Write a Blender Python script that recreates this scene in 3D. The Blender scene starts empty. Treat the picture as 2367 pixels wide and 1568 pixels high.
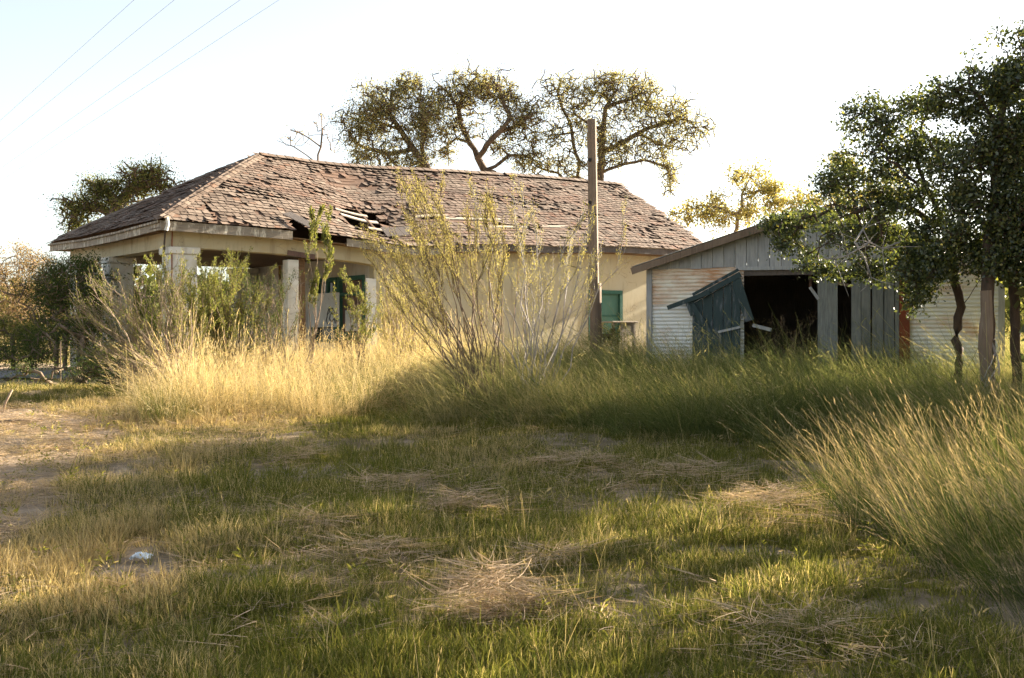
import bpy, math, random
import numpy as np
from mathutils import Vector, Matrix

# ------------------------------------------------------------------ camera, sky, sun, exposure
S = bpy.context.scene
C = S.collection
EYE = 1.65
F, CX, CY = 2876.0, 1183.5, 784.0          # focal length and centre of the picture the layout was measured in

cam_d = bpy.data.cameras.new("camera")
cam_d.sensor_width = 36.0
cam_d.lens = F / 2367.0 * 36.0
cam_d.clip_end = 2000
cam = bpy.data.objects.new("camera", cam_d)
C.objects.link(cam)
cam.location = (0, 0, EYE)
cam.rotation_euler = (math.radians(90), 0, 0)
S.camera = cam

SUN_AZ = 32.5      # degrees from +X towards +Y
SUN_EL = 20.5
w = bpy.data.worlds.new("World")
S.world = w
w.use_nodes = True
nt = w.node_tree
nt.nodes.clear()
sky = nt.nodes.new("ShaderNodeTexSky")
sky.sky_type = 'NISHITA'
sky.sun_disc = False
sky.sun_elevation = math.radians(SUN_EL)
sky.sun_rotation = math.radians(90 - SUN_AZ)
sky.altitude = 100
sky.air_density = 0.8
sky.dust_density = 1.3
sky.ozone_density = 1.0
bg = nt.nodes.new("ShaderNodeBackground")
bg.inputs["Strength"].default_value = 0.055
out = nt.nodes.new("ShaderNodeOutputWorld")
hs = nt.nodes.new("ShaderNodeHueSaturation")           # thin haze takes the blue out of the sky
hs.inputs["Saturation"].default_value = 0.62
wm = nt.nodes.new("ShaderNodeMix"); wm.data_type = 'RGBA'; wm.blend_type = 'MULTIPLY'; wm.inputs["Factor"].default_value = 1.0
wm.inputs[7].default_value = (1.03, 1.0, 0.93, 1)
nt.links.new(sky.outputs[0], hs.inputs["Color"]); nt.links.new(hs.outputs[0], wm.inputs[6]); nt.links.new(wm.outputs[2], bg.inputs[0])
nt.links.new(bg.outputs[0], out.inputs[0])

sun_d = bpy.data.lights.new("sun", 'SUN')
sun_d.energy = 5.0
sun_d.angle = math.radians(0.6)
sun_d.color = (1.0, 0.88, 0.72)
sun = bpy.data.objects.new("sun", sun_d)
C.objects.link(sun)
az, el = math.radians(SUN_AZ), math.radians(SUN_EL)
SUNV = Vector((math.cos(az) * math.cos(el), math.sin(az) * math.cos(el), math.sin(el)))
sun.rotation_euler = SUNV.to_track_quat('Z', 'Y').to_euler()
sun.location = SUNV * 60

vs = S.view_settings
S.display_settings.display_device = 'sRGB'
vs.view_transform = 'Standard'
vs.look = 'None'
vs.gamma = 1.0
vs.use_curve_mapping = False
vs.exposure = 2.58
S.render.engine = 'CYCLES'
S.cycles.max_bounces = 6
S.cycles.diffuse_bounces = 3
S.cycles.glossy_bounces = 2
S.cycles.transmission_bounces = 3
S.cycles.transparent_max_bounces = 4
S.cycles.use_denoising = True
S.cycles.use_adaptive_sampling = True
S.cycles.adaptive_threshold = 0.025

rng = np.random.default_rng(7)
random.seed(7)

# ------------------------------------------------------------------ small helpers
_tab = np.random.default_rng(3).random((128, 128))
def vnoise(x, y):
    x = np.asarray(x, float); y = np.asarray(y, float)
    xi = np.floor(x).astype(int); yi = np.floor(y).astype(int)
    fx = x - xi; fy = y - yi
    fx = fx * fx * (3 - 2 * fx); fy = fy * fy * (3 - 2 * fy)
    a = _tab[xi % 128, yi % 128]; b = _tab[(xi + 1) % 128, yi % 128]
    c = _tab[xi % 128, (yi + 1) % 128]; d = _tab[(xi + 1) % 128, (yi + 1) % 128]
    return (a * (1 - fx) + b * fx) * (1 - fy) + (c * (1 - fx) + d * fx) * fy
def fbm(x, y, o=3):
    s, a, t = 0, 1.0, 0
    for i in range(o):
        s = s + a * vnoise(x * 2 ** i + 17.3 * i, y * 2 ** i + 5.1 * i); t += a; a *= 0.5
    return s / t

def ground(x, y):
    """height of the ground"""
    x = np.asarray(x, float); y = np.asarray(y, float)
    z = np.interp(y, [-50, 4, 10, 17, 22, 28, 60, 400], [-0.05, 0.0, 0.30, 0.62, 0.84, 0.98, 1.05, 1.2])
    z = z + (fbm(x * 0.55, y * 0.55) - 0.5) * 0.16 + (fbm(x * 2.1 + 9, y * 2.1) - 0.5) * 0.06
    return z

def at(px, py):
    """where the line of sight through a point of the measured picture meets the ground"""
    dx, dz = (px - CX) / F, (CY - py) / F
    y = 3.0
    while y < 150:
        if EYE + dz * y <= float(ground(dx * y, y)):
            break
        y += 0.05
    return Vector((dx * y, y, float(ground(dx * y, y))))

def px3(px, py, Y):
    return np.array([(px - CX) / F * Y, Y, EYE + (CY - py) / F * Y])

def inside(poly, x, y):
    r = np.zeros(np.shape(x), bool)
    n = len(poly)
    for i in range(n):
        x1, y1 = poly[i][:2]; x2, y2 = poly[(i + 1) % n][:2]
        c = ((y1 > y) != (y2 > y)) & (x < (x2 - x1) * (y - y1) / (y2 - y1 + 1e-12) + x1)
        r ^= c
    return r

def npmesh(name, V, Q=None, T=None, attrs=None, smooth=False):
    me = bpy.data.meshes.new(name)
    V = np.asarray(V, np.float32).reshape(-1, 3)
    Q = np.zeros((0, 4), np.int32) if Q is None else np.asarray(Q, np.int32).reshape(-1, 4)
    T = np.zeros((0, 3), np.int32) if T is None else np.asarray(T, np.int32).reshape(-1, 3)
    me.vertices.add(len(V)); me.vertices.foreach_set("co", V.ravel())
    loops = np.concatenate([Q.ravel(), T.ravel()])
    me.loops.add(len(loops)); me.loops.foreach_set("vertex_index", loops)
    tot = np.concatenate([np.full(len(Q), 4, np.int32), np.full(len(T), 3, np.int32)])
    st = np.concatenate([[0], np.cumsum(tot)[:-1]]).astype(np.int32) if len(tot) else np.zeros(0, np.int32)
    me.polygons.add(len(tot)); me.polygons.foreach_set("loop_start", st)
    if attrs:
        for k, v in attrs.items():
            a = me.attributes.new(k, 'FLOAT', 'POINT'); a.data.foreach_set("value", np.asarray(v, np.float32))
    me.polygons.foreach_set("use_smooth", np.full(len(tot), bool(smooth)))
    me.update(calc_edges=True)
    return me

class MB:
    """collects quads, boxes, prisms and tubes into one mesh"""
    def __init__(s): s.V = []; s.Q = []; s.T = []; s.n = 0; s.at = []
    def add(s, V, Q=None, T=None, r=None):
        V = np.asarray(V, float).reshape(-1, 3)
        if Q is not None and len(Q): s.Q.append(np.asarray(Q) + s.n)
        if T is not None and len(T): s.T.append(np.asarray(T) + s.n)
        s.V.append(V); s.n += len(V)
        s.at.append(np.full(len(V), rng.random() if r is None else r) if np.ndim(r) == 0 else r)
    def box(s, lo, hi, M=None):
        x0, y0, z0 = lo; x1, y1, z1 = hi
        V = np.array([[x0,y0,z0],[x1,y0,z0],[x1,y1,z0],[x0,y1,z0],[x0,y0,z1],[x1,y0,z1],[x1,y1,z1],[x0,y1,z1]])
        if M is not None: V = np.array([M @ Vector(v) for v in V])
        s.add(V, [[0,3,2,1],[4,5,6,7],[0,1,5,4],[1,2,6,5],[2,3,7,6],[3,0,4,7]])
    def hexa(s, bottom, top):
        """bottom: four points, top: four points"""
        s.add(list(bottom) + list(top), [[0,3,2,1],[4,5,6,7],[0,1,5,4],[1,2,6,5],[2,3,7,6],[3,0,4,7]])
    def beam(s, a, b, wd, th, up=(0, 0, 1)):
        a = Vector(a); b = Vector(b); t = (b - a).normalized(); u = Vector(up)
        sd = t.cross(u)
        if sd.length < 1e-3: sd = t.cross(Vector((0, 1, 0)))
        sd.normalize(); u = sd.cross(t)
        q = lambda p: [p - sd*wd/2 - u*th/2, p + sd*wd/2 - u*th/2, p + sd*wd/2 + u*th/2, p - sd*wd/2 + u*th/2]
        s.hexa(q(a), q(b))
    def sweep(s, rings):
        n = len(rings); k = len(rings[0]); V = [p for r_ in rings for p in r_]
        Q = [[i * k + j, i * k + (j + 1) % k, (i + 1) * k + (j + 1) % k, (i + 1) * k + j] for i in range(n - 1) for j in range(k)]
        Q += [[3, 2, 1, 0], [(n - 1) * k + j for j in range(4)]]
        s.add(V, Q)
    def tube(s, P, R, k=6, cap=True, r=None):
        P = np.asarray(P, float); R = np.broadcast_to(np.asarray(R, float), (len(P),))
        T = np.gradient(P, axis=0); T /= np.linalg.norm(T, axis=1)[:, None] + 1e-9
        m = np.abs(T.mean(0))
        ref = np.eye(3)[int(np.argmin(m))]
        A = np.cross(T, ref); A /= np.linalg.norm(A, axis=1)[:, None] + 1e-9
        B = np.cross(T, A)
        th = np.arange(k) * 2 * np.pi / k
        V = P[:, None, :] + R[:, None, None] * (np.cos(th)[None, :, None] * A[:, None, :] + np.sin(th)[None, :, None] * B[:, None, :])
        n = len(P)
        i = np.arange(n - 1)[:, None] * k; j = np.arange(k)[None, :]; j2 = (j + 1) % k
        Q = np.stack([i + j, i + j2, i + k + j2, i + k + j], -1).reshape(-1, 4)
        T_ = None
        if cap and k >= 4:
            T_ = [[(n-1)*k, (n-1)*k + a, (n-1)*k + a + 1] for a in range(1, k - 1)] + [[0, a + 1, a] for a in range(1, k - 1)]
        s.add(V.reshape(-1, 3), Q, T_, r)
    def mesh(s, name, smooth=False):
        return npmesh(name, np.concatenate(s.V), np.concatenate(s.Q) if s.Q else None, np.concatenate(s.T) if s.T else None,
                      {"rnd": np.concatenate(s.at)}, smooth)
    def build(s, name, mat, parent=None, smooth=False):
        return obj(name, s.mesh(name, smooth), mat, parent)

def obj(name, me, mat, parent=None):
    o = bpy.data.objects.new(name, me)
    C.objects.link(o)
    if mat is not None and not me.materials: me.materials.append(mat)
    if parent is not None: o.parent = parent
    return o
def empty(name, loc=(0, 0, 0), rz=0.0):
    o = bpy.data.objects.new(name, None); C.objects.link(o)
    o.location = loc; o.rotation_euler = (0, 0, rz); o.empty_display_size = 0.2
    return o
def tag(o, label=None, cat=None, group=None, kind=None):
    for k, v in (("label", label), ("category", cat), ("group", group), ("kind", kind)):
        if v: o[k] = v
    return o
def bevel(o, wd=0.01, seg=1):
    m = o.modifiers.new("bevel", 'BEVEL'); m.width = wd; m.segments = seg; m.limit_method = 'ANGLE'
    return o

# ------------------------------------------------------------------ materials
class NT:
    def __init__(s, name):
        s.m = bpy.data.materials.new(name); s.m.use_nodes = True
        s.t = s.m.node_tree; s.t.nodes.clear()
        s.out = s.n("ShaderNodeOutputMaterial")
    def n(s, typ, **kw):
        x = s.t.nodes.new(typ)
        for k, v in kw.items(): setattr(x, k, v)
        return x
    def l(s, a, b): s.t.links.new(a, b)
    def val(s, v, sock):
        if hasattr(v, "links") or isinstance(v, bpy.types.NodeSocket): s.l(v, sock)
        else: sock.default_value = v
    def math(s, op, a, b=0.0, clamp=False):
        x = s.n("ShaderNodeMath", operation=op, use_clamp=clamp); s.val(a, x.inputs[0]); s.val(b, x.inputs[1]); return x.outputs[0]
    def mix(s, f, a, b, mode='MIX'):
        x = s.n("ShaderNodeMix", data_type='RGBA', blend_type=mode)
        s.val(f, x.inputs["Factor"])
        for v, k in ((a, 6), (b, 7)):
            s.val(v if isinstance(v, bpy.types.NodeSocket) else (*v, 1.0), x.inputs[k])
        return x.outputs[2]
    def attr(s, name, inst=False):
        x = s.n("ShaderNodeAttribute", attribute_name=name, attribute_type='INSTANCER' if inst else 'GEOMETRY'); return x.outputs["Fac"]
    def orand(s): return s.n("ShaderNodeObjectInfo").outputs["Random"]
    def coord(s, which="Object", scale=(1, 1, 1), offs=None):
        c = s.n("ShaderNodeTexCoord"); m = s.n("ShaderNodeMapping")
        m.inputs["Scale"].default_value = scale
        s.l(c.outputs[which], m.inputs["Vector"])
        if offs is not None:
            cv = s.n("ShaderNodeCombineXYZ"); k = s.math('MULTIPLY', offs, 37.0)
            for i in range(3): s.l(k, cv.inputs[i])
            s.l(cv.outputs[0], m.inputs["Location"])
        return m.outputs[0]
    def noise(s, vec, scale, detail=4, rough=0.6):
        x = s.n("ShaderNodeTexNoise"); x.inputs["Scale"].default_value = scale; x.inputs["Detail"].default_value = detail
        x.inputs["Roughness"].default_value = rough; s.l(vec, x.inputs["Vector"]); return x.outputs["Fac"]
    def ramp(s, f, *stops):
        x = s.n("ShaderNodeValToRGB"); s.l(f, x.inputs[0]); r = x.color_ramp
        while len(r.elements) < len(stops): r.elements.new(0.5)
        for e, (p, c) in zip(r.elements, stops):
            e.position = p; e.color = (*c, 1) if len(c) == 3 else c
        return x.outputs[0]
    def step(s, f, a, b):
        x = s.n("ShaderNodeMapRange"); s.l(f, x.inputs[0]); x.inputs[1].default_value = a; x.inputs[2].default_value = b; return x.outputs[0]
    def bump(s, h, strength=0.4, dist=0.02):
        x = s.n("ShaderNodeBump"); x.inputs["Strength"].default_value = strength; x.inputs["Distance"].default_value = dist
        s.l(h, x.inputs["Height"]); return x.outputs[0]
    def principled(s, col, rough=0.8, normal=None, metal=0.0, spec=0.3):
        p = s.n("ShaderNodeBsdfPrincipled")
        s.val(col if isinstance(col, bpy.types.NodeSocket) else (*col, 1), p.inputs["Base Color"])
        s.val(rough, p.inputs["Roughness"]); s.val(metal, p.inputs["Metallic"]); p.inputs["Specular IOR Level"].default_value = spec
        if normal is not None: s.l(normal, p.inputs["Normal"])
        s.l(p.outputs[0], s.out.inputs[0]); return s.m

def wood(name, dark, light, grain=(14, 14, 1.2), paint=None, paint_amt=0.5, moss=None):
    n = NT(name)
    r = n.orand()
    v = n.coord("Object", grain, r)
    g = n.noise(v, 3.0, 6, 0.65)
    big = n.noise(n.coord("Object", (1, 1, 1), r), 1.6, 3)
    c = n.ramp(g, (0.25, dark), (0.75, light))
    c = n.mix(n.math('MULTIPLY', n.step(r, 0, 1), 0.45), c, tuple(0.6 * a for a in dark))
    c = n.mix(n.step(big, 0.45, 0.75), c, tuple(0.75 * a for a in light), 'MIX')
    if paint:
        f = n.noise(n.coord("Object", (3, 3, 0.8), r), 4.0, 6, 0.7)
        c = n.mix(n.step(f, paint_amt - 0.06, paint_amt + 0.06), paint, c)
    return n.principled(c, 0.85, n.bump(g, 0.5, 0.01))

def foliage(name, cols, transl=0.35, gloss=0.0, attr="rnd"):
    n = NT(name)
    f = n.attr(attr)
    c = n.ramp(f, *cols)
    d = n.n("ShaderNodeBsdfDiffuse"); n.l(c, d.inputs[0])
    t = n.n("ShaderNodeBsdfTranslucent")
    tc = n.mix(1.0, c, (1.25, 1.2, 0.6), 'MULTIPLY'); n.l(tc, t.inputs[0])
    m = n.n("ShaderNodeMixShader"); m.inputs[0].default_value = transl
    n.l(d.outputs[0], m.inputs[1]); n.l(t.outputs[0], m.inputs[2])
    o = m.outputs[0]
    if gloss:
        g = n.n("ShaderNodeBsdfGlossy"); g.inputs["Roughness"].default_value = 0.38; g.inputs[0].default_value = (1, 1, 1, 1)
        m2 = n.n("ShaderNodeMixShader"); m2.inputs[0].default_value = gloss
        n.l(o, m2.inputs[1]); n.l(g.outputs[0], m2.inputs[2]); o = m2.outputs[0]
    n.l(o, n.out.inputs[0]); return n.m

def grass_mat(name, green_a, green_b, dry_a, dry_b, transl=0.35, tipk=0.45, rk=0.9):
    """colour by the tuft's own dryness, each blade a little different, tips drier than the foot"""
    n = NT(name)
    r = n.attr("rnd"); t = n.attr("along"); dry = n.attr("dry", True)
    ga = n.mix(r, green_a, green_b); da = n.mix(r, dry_a, dry_b)
    k = n.math('ADD', dry, n.math('MULTIPLY', n.math('SUBTRACT', r, 0.5), rk))
    k = n.math('ADD', k, n.math('MULTIPLY', n.math('SUBTRACT', t, 0.5), tipk))
    c = n.mix(n.step(k, 0.30, 0.72), ga, da)
    d = n.n("ShaderNodeBsdfDiffuse"); n.l(c, d.inputs[0])
    tr = n.n("ShaderNodeBsdfTranslucent"); n.l(n.mix(1.0, c, (1.2, 1.1, 0.7), 'MULTIPLY'), tr.inputs[0])
    m = n.n("ShaderNodeMixShader"); m.inputs[0].default_value = transl
    n.l(d.outputs[0], m.inputs[1]); n.l(tr.outputs[0], m.inputs[2]); n.l(m.outputs[0], n.out.inputs[0])
    return n.m

def bark(name, dark, light, sc=6):
    n = NT(name)
    v = n.coord("Object", (1, 1, 0.35)); g = n.noise(v, sc, 6, 0.7)
    return n.principled(n.ramp(g, (0.3, dark), (0.7, light)), 0.9, n.bump(g, 0.7, 0.03))

def stucco(name, base, stain, sc=1.0, dirt=(0.16, 0.12, 0.08)):
    n = NT(name)
    v = n.coord("Object")
    a = n.noise(v, 1.1 * sc, 5, 0.6); b = n.noise(n.coord("Object", (4, 4, 0.7)), 1.5, 5, 0.65); c3 = n.noise(v, 40, 3)
    c = n.mix(n.step(a, 0.4, 0.7), base, stain)
    c = n.mix(n.math('MULTIPLY', n.step(b, 0.54, 0.75), 0.55), c, dirt)
    vo = n.n("ShaderNodeTexVoronoi", feature='DISTANCE_TO_EDGE'); vo.inputs["Scale"].default_value = 1.3
    wv = n.n("ShaderNodeVectorMath", operation='ADD'); nz = n.n("ShaderNodeTexNoise"); nz.inputs["Scale"].default_value = 3.0; n.l(v, nz.inputs["Vector"])
    n.l(v, wv.inputs[0]); n.l(nz.outputs["Color"], wv.inputs[1]); n.l(wv.outputs[0], vo.inputs["Vector"])
    crack = n.math('MULTIPLY', n.step(vo.outputs["Distance"], 0.012, 0.003), n.step(a, 0.46, 0.52))
    c = n.mix(n.math('MULTIPLY', crack, 0.4), c, tuple(0.5 * q for q in dirt))
    return n.principled(c, 0.9, n.bump(c3, 0.25, 0.01))

M = {}
M["stucco"] = stucco("cream_stucco", (0.47, 0.42, 0.29), (0.43, 0.355, 0.22))
M["stucco_back"] = stucco("grey_stucco", (0.52, 0.50, 0.46), (0.45, 0.38, 0.28))
M["stucco_white"] = stucco("white_stucco", (0.64, 0.63, 0.58), (0.48, 0.45, 0.37), 2.5, (0.2, 0.15, 0.1))
M["trim"] = wood("fascia_board", (0.13, 0.10, 0.075), (0.36, 0.31, 0.24), (1.2, 14, 14), paint=(0.60, 0.55, 0.44), paint_amt=0.42)
M["deck"] = wood("roof_boards", (0.07, 0.04, 0.025), (0.23, 0.135, 0.085), (1.2, 14, 14))
M["plank_pale"] = wood("pale_lath", (0.30, 0.24, 0.18), (0.55, 0.48, 0.38), (1.2, 14, 14))
M["ceiling"] = wood("porch_ceiling", (0.09, 0.05, 0.025), (0.20, 0.12, 0.06), (1.2, 14, 14))
M["grey_wood"] = wood("weathered_grey_wood", (0.22, 0.225, 0.225), (0.50, 0.50, 0.485))
M["door_grey"] = wood("weathered_door_wood", (0.10, 0.11, 0.105), (0.29, 0.30, 0.275))
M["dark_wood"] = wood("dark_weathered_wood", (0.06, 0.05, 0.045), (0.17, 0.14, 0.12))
M["teal_wood"] = wood("blue_green_painted_wood", (0.10, 0.11, 0.12), (0.22, 0.23, 0.24), paint=(0.035, 0.055, 0.055), paint_amt=0.60)
M["green_paint"] = wood("green_paint", (0.10, 0.10, 0.08), (0.2, 0.2, 0.17), paint=(0.035, 0.105, 0.075), paint_amt=0.66)
M["green_pane"] = wood("faded_green_board", (0.06, 0.13, 0.10), (0.12, 0.21, 0.16), (2, 2, 2), paint=(0.075, 0.165, 0.12), paint_amt=0.56)
M["brown_door"] = wood("brown_door", (0.10, 0.06, 0.05), (0.22, 0.14, 0.11))
M["board"] = stucco("white_board", (0.72, 0.71, 0.66), (0.62, 0.60, 0.53), 2, (0.3, 0.2, 0.12))
M["pole"] = wood("pole_wood", (0.09, 0.06, 0.038), (0.27, 0.195, 0.135), (16, 16, 0.7))
M["black"] = NT("black_paint").principled((0.012, 0.012, 0.014), 0.6)
M["floor"] = stucco("porch_slab", (0.25, 0.22, 0.18), (0.2, 0.17, 0.13))
M["paper"] = NT("crumpled_paper").principled((0.75, 0.80, 0.84), 0.7)
M["glass"] = NT("dirty_glass").principled((0.05, 0.06, 0.06), 0.25, spec=0.5)
M["rusty_pipe"] = stucco("rusty_pipe", (0.16, 0.06, 0.03), (0.24, 0.10, 0.05), 3)
M["wire"] = NT("wire").principled((0.36, 0.39, 0.43), 0.6)

def shingle_mat(name, by_attr):
    n = NT(name)
    r = n.attr("rnd") if by_attr else n.orand()
    rv = r
    g = n.noise(n.coord("Object" if by_attr else "Generated", (1, 1, 1)), 9 if by_attr else 2, 5, 0.7)
    c = n.ramp(r, (0.0, (0.085, 0.058, 0.040)), (0.2, (0.135, 0.098, 0.070)), (0.5, (0.168, 0.125, 0.092)), (0.8, (0.21, 0.162, 0.122)), (1.0, (0.17, 0.095, 0.058)))
    c = n.mix(n.step(g, 0.35, 0.75), c, n.mix(1.0, c, (0.72, 0.68, 0.66), 'MULTIPLY'))
    if by_attr:
        big = n.noise(n.coord("Object", (0.5, 1.2, 1.0)), 1.3, 4, 0.65)
        c = n.mix(n.step(big, 0.45, 0.72), c, n.mix(1.0, c, (0.80, 0.60, 0.52), 'MULTIPLY'))
    return n.principled(c, 0.9, n.bump(g, 0.4, 0.01))
M["shingle_mass"] = shingle_mat("shingle_mass", True)
M["shingle"] = shingle_mat("shingle", False)

def corrugated(name, base, pale, rust_amt):
    n = NT(name)
    v = n.coord("Object"); a = n.noise(n.coord("Object", (0.7, 0.7, 1.3)), 1.5, 6, 0.62); b = n.noise(n.coord("Object", (1.0, 1.0, 7)), 3.0, 5, 0.7)
    c = n.mix(b, base, pale)
    c = n.mix(n.math('MULTIPLY', n.step(a, rust_amt - 0.06, rust_amt + 0.12), n.step(b, 0.3, 0.6)), c, (0.50, 0.25, 0.11))
    return n.principled(c, 0.6, None, 0.25)
M["tin"] = corrugated("galvanised_sheet", (0.60, 0.60, 0.56), (0.84, 0.83, 0.77), 0.58)
M["tin_rusty"] = corrugated("galvanised_sheet_rusting", (0.66, 0.62, 0.52), (0.86, 0.80, 0.67), 0.45)
M["rust"] = stucco("rusted_sheet", (0.22, 0.055, 0.022), (0.13, 0.04, 0.02), 3)

# foliage
M["oak_leaf"] = foliage("oak_leaf", [(0, (0.15, 0.15, 0.075)), (0.5, (0.28, 0.26, 0.135)), (0.85, (0.40, 0.36, 0.20)), (1, (0.46, 0.38, 0.23))], 0.5)
M["oak_leaf_green"] = foliage("oak_leaf_green", [(0, (0.06, 0.075, 0.028)), (0.6, (0.14, 0.15, 0.055)), (1, (0.28, 0.25, 0.10))], 0.45)
M["dark_leaf"] = foliage("dark_leaf", [(0, (0.028, 0.042, 0.018)), (0.5, (0.062, 0.080, 0.030)), (0.85, (0.14, 0.155, 0.045)), (1, (0.26, 0.23, 0.07))], 0.45, 0.04)
M["yellow_leaf"] = foliage("yellow_leaf", [(0, (0.17, 0.17, 0.065)), (0.5, (0.33, 0.29, 0.12)), (1, (0.45, 0.36, 0.17))], 0.45)
M["broom_leaf"] = foliage("broom_leaf", [(0, (0.17, 0.17, 0.05)), (0.35, (0.32, 0.29, 0.10)), (0.7, (0.48, 0.41, 0.20)), (1, (0.60, 0.50, 0.29))], 0.45)
M["weed_leaf"] = foliage("weed_leaf", [(0, (0.08, 0.105, 0.032)), (0.5, (0.18, 0.19, 0.062)), (1, (0.34, 0.31, 0.13))], 0.4)
M["bush_leaf"] = foliage("bush_leaf", [(0, (0.035, 0.06, 0.022)), (0.6, (0.075, 0.10, 0.035)), (1, (0.15, 0.15, 0.05))], 0.3)
M["brush_leaf"] = foliage("brush_leaf", [(0, (0.16, 0.12, 0.07)), (0.5, (0.28, 0.20, 0.12)), (1, (0.40, 0.29, 0.19))], 0.3)
M["moss"] = foliage("ball_moss", [(0, (0.07, 0.045, 0.022)), (1, (0.17, 0.11, 0.055))], 0.2)
M["oak_bark"] = bark("oak_bark", (0.05, 0.035, 0.024), (0.16, 0.115, 0.08))
M["dark_bark"] = bark("dark_bark", (0.03, 0.022, 0.016), (0.10, 0.065, 0.045), 10)
M["twig"] = bark("pale_twig", (0.20, 0.14, 0.09), (0.42, 0.32, 0.23), 10)
M["brown_twig"] = bark("brown_twig", (0.10, 0.07, 0.045), (0.25, 0.18, 0.12), 10)
M["grey_twig"] = bark("grey_twig", (0.22, 0.19, 0.17), (0.45, 0.41, 0.37), 10)
M["grass"] = grass_mat("grass_blades", (0.055, 0.08, 0.022), (0.28, 0.27, 0.06), (0.28, 0.205, 0.10), (0.62, 0.50, 0.28), 0.5)
M["tall_grass"] = grass_mat("tall_grass_blades", (0.030, 0.055, 0.016), (0.085, 0.105, 0.03), (0.20, 0.15, 0.075), (0.46, 0.36, 0.22), 0.35, 0.9)
M["lush_grass"] = grass_mat("lush_grass_blades", (0.065, 0.10, 0.033), (0.22, 0.24, 0.085), (0.24, 0.21, 0.10), (0.46, 0.40, 0.22), 0.45, 0.4, 0.6)
M["gold_grass"] = grass_mat("gold_grass_blades", (0.09, 0.12, 0.03), (0.20, 0.20, 0.06), (0.34, 0.25, 0.13), (0.70, 0.57, 0.34))
M["straw"] = grass_mat("straw_blades", (0.2, 0.16, 0.07), (0.3, 0.24, 0.12), (0.30, 0.215, 0.13), (0.60, 0.46, 0.32), 0.25)

# ------------------------------------------------------------------ ground
def ground_material():
    n = NT("ground_soil")
    v = n.coord("Object")
    a = n.noise(v, 0.9, 5, 0.6); b = n.noise(v, 9, 6, 0.7); c3 = n.noise(v, 60, 4, 0.7)
    dirt = n.ramp(b, (0.3, (0.24, 0.175, 0.115)), (0.7, (0.50, 0.39, 0.275)))
    thatch = n.ramp(c3, (0.3, (0.10, 0.075, 0.035)), (0.7, (0.24, 0.175, 0.085)))
    c = n.mix(n.step(a, 0.4, 0.6), dirt, thatch)
    return n.principled(c, 0.95, n.bump(c3, 0.7, 0.03))
gx = np.concatenate([np.linspace(-400, -30, 16), np.linspace(-25, 25, 140), np.linspace(30, 400, 16)])
gy = np.concatenate([np.linspace(-60, 2, 14), np.linspace(2.5, 32, 110), np.linspace(35, 80, 16), np.linspace(100, 900, 12)])
X, Y = np.meshgrid(gx, gy)
V = np.stack([X, Y, ground(X, Y)], -1).reshape(-1, 3)
nx_, ny_ = len(gx), len(gy)
i = (np.arange(ny_ - 1)[:, None] * nx_ + np.arange(nx_ - 1)[None, :])
Q = np.stack([i, i + 1, i + nx_ + 1, i + nx_], -1).reshape(-1, 4)
g = obj("ground", npmesh("ground", V, Q, smooth=True), ground_material()); g["kind"] = "structure"

# a gravel track at the left, in the shade of the brush
def gravel_mat():
    n = NT("gravel_track"); v = n.coord("Object"); b = n.noise(v, 30, 5, 0.7)
    return n.principled(n.ramp(b, (0.3, (0.16, 0.15, 0.15)), (0.7, (0.34, 0.31, 0.29))), 0.95, n.bump(b, 0.6, 0.02))
P0, P1 = at(-260, 905), at(95, 872)
tx = np.linspace(0, 1, 20); ty = np.linspace(-1.6, 1.6, 10)
TX, TY = np.meshgrid(tx, ty)
wx = -26 + TX * 17.6; wy = 24.2 + TY + (TX - 0.5) * 1.0 - 0.25 * np.sin(TX * 9) * TY * 0.3
V = np.stack([wx, wy, ground(wx, wy) + 0.03], -1).reshape(-1, 3)
i = (np.arange(9)[:, None] * 20 + np.arange(19)[None, :])
o = obj("track", npmesh("track", V, np.stack([i, i + 1, i + 21, i + 20], -1).reshape(-1, 4), smooth=True), gravel_mat()); o["kind"] = "structure"

# ------------------------------------------------------------------ old house
HA = math.radians(35.9)
HX, HY = -6.39, 22.6
cu, su = math.cos(HA), math.sin(HA)
house = tag(empty("old_house", (HX, HY, 0), HA), "derelict cream stucco house with a sagging hipped shingle roof full of holes", "house")
LEN, WID, EZ, RZ = 14.1, 7.1, 3.84, 5.84
SL = (RZ - EZ) / (WID / 2)                 # rise per metre
FLOOR = 1.02
def sag(x, y):
    x = np.asarray(x, float); y = np.asarray(y, float)
    s = -0.19 * np.exp(-((x - 5.6) / 2.7) ** 2)
    s = s - 0.05 * np.exp(-((x - 9.3) / 1.5) ** 2)
    s = s - 0.16 * np.exp(-((x - 5.1) / 0.9) ** 2 - ((y - 1.0) / 0.9) ** 2)
    s = s - 0.10 * np.exp(-((x - 5.2) / 0.8) ** 2 - ((y - 2.5) / 0.6) ** 2)
    s = s + 0.05 * (fbm(x * 0.9, y * 0.9 + 40) - 0.5)
    return s
def rz(x, y):
    h = np.minimum(np.minimum(x, y), WID - y)
    return EZ + SL * np.clip(h, -0.2, 99) + sag(x, y)
def house_pix(px, py, n=(0, 0, 1), iters=60):
    """local x, y of the roof point seen at a measured point (front slope)"""
    d = np.array([(px - CX) / F, 1.0, (CY - py) / F])
    lo, hi = 18.0, 45.0
    for t in np.arange(18, 45, 0.03):
        wx, wy, wz = d[0] * t - HX, d[1] * t - HY, EYE + d[2] * t
        lx, ly = wx * cu + wy * su, -wx * su + wy * cu
        if 0 <= ly < WID / 2 and 0 <= lx and wz <= float(rz(lx, ly)):
            return lx, ly
    return None
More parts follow.
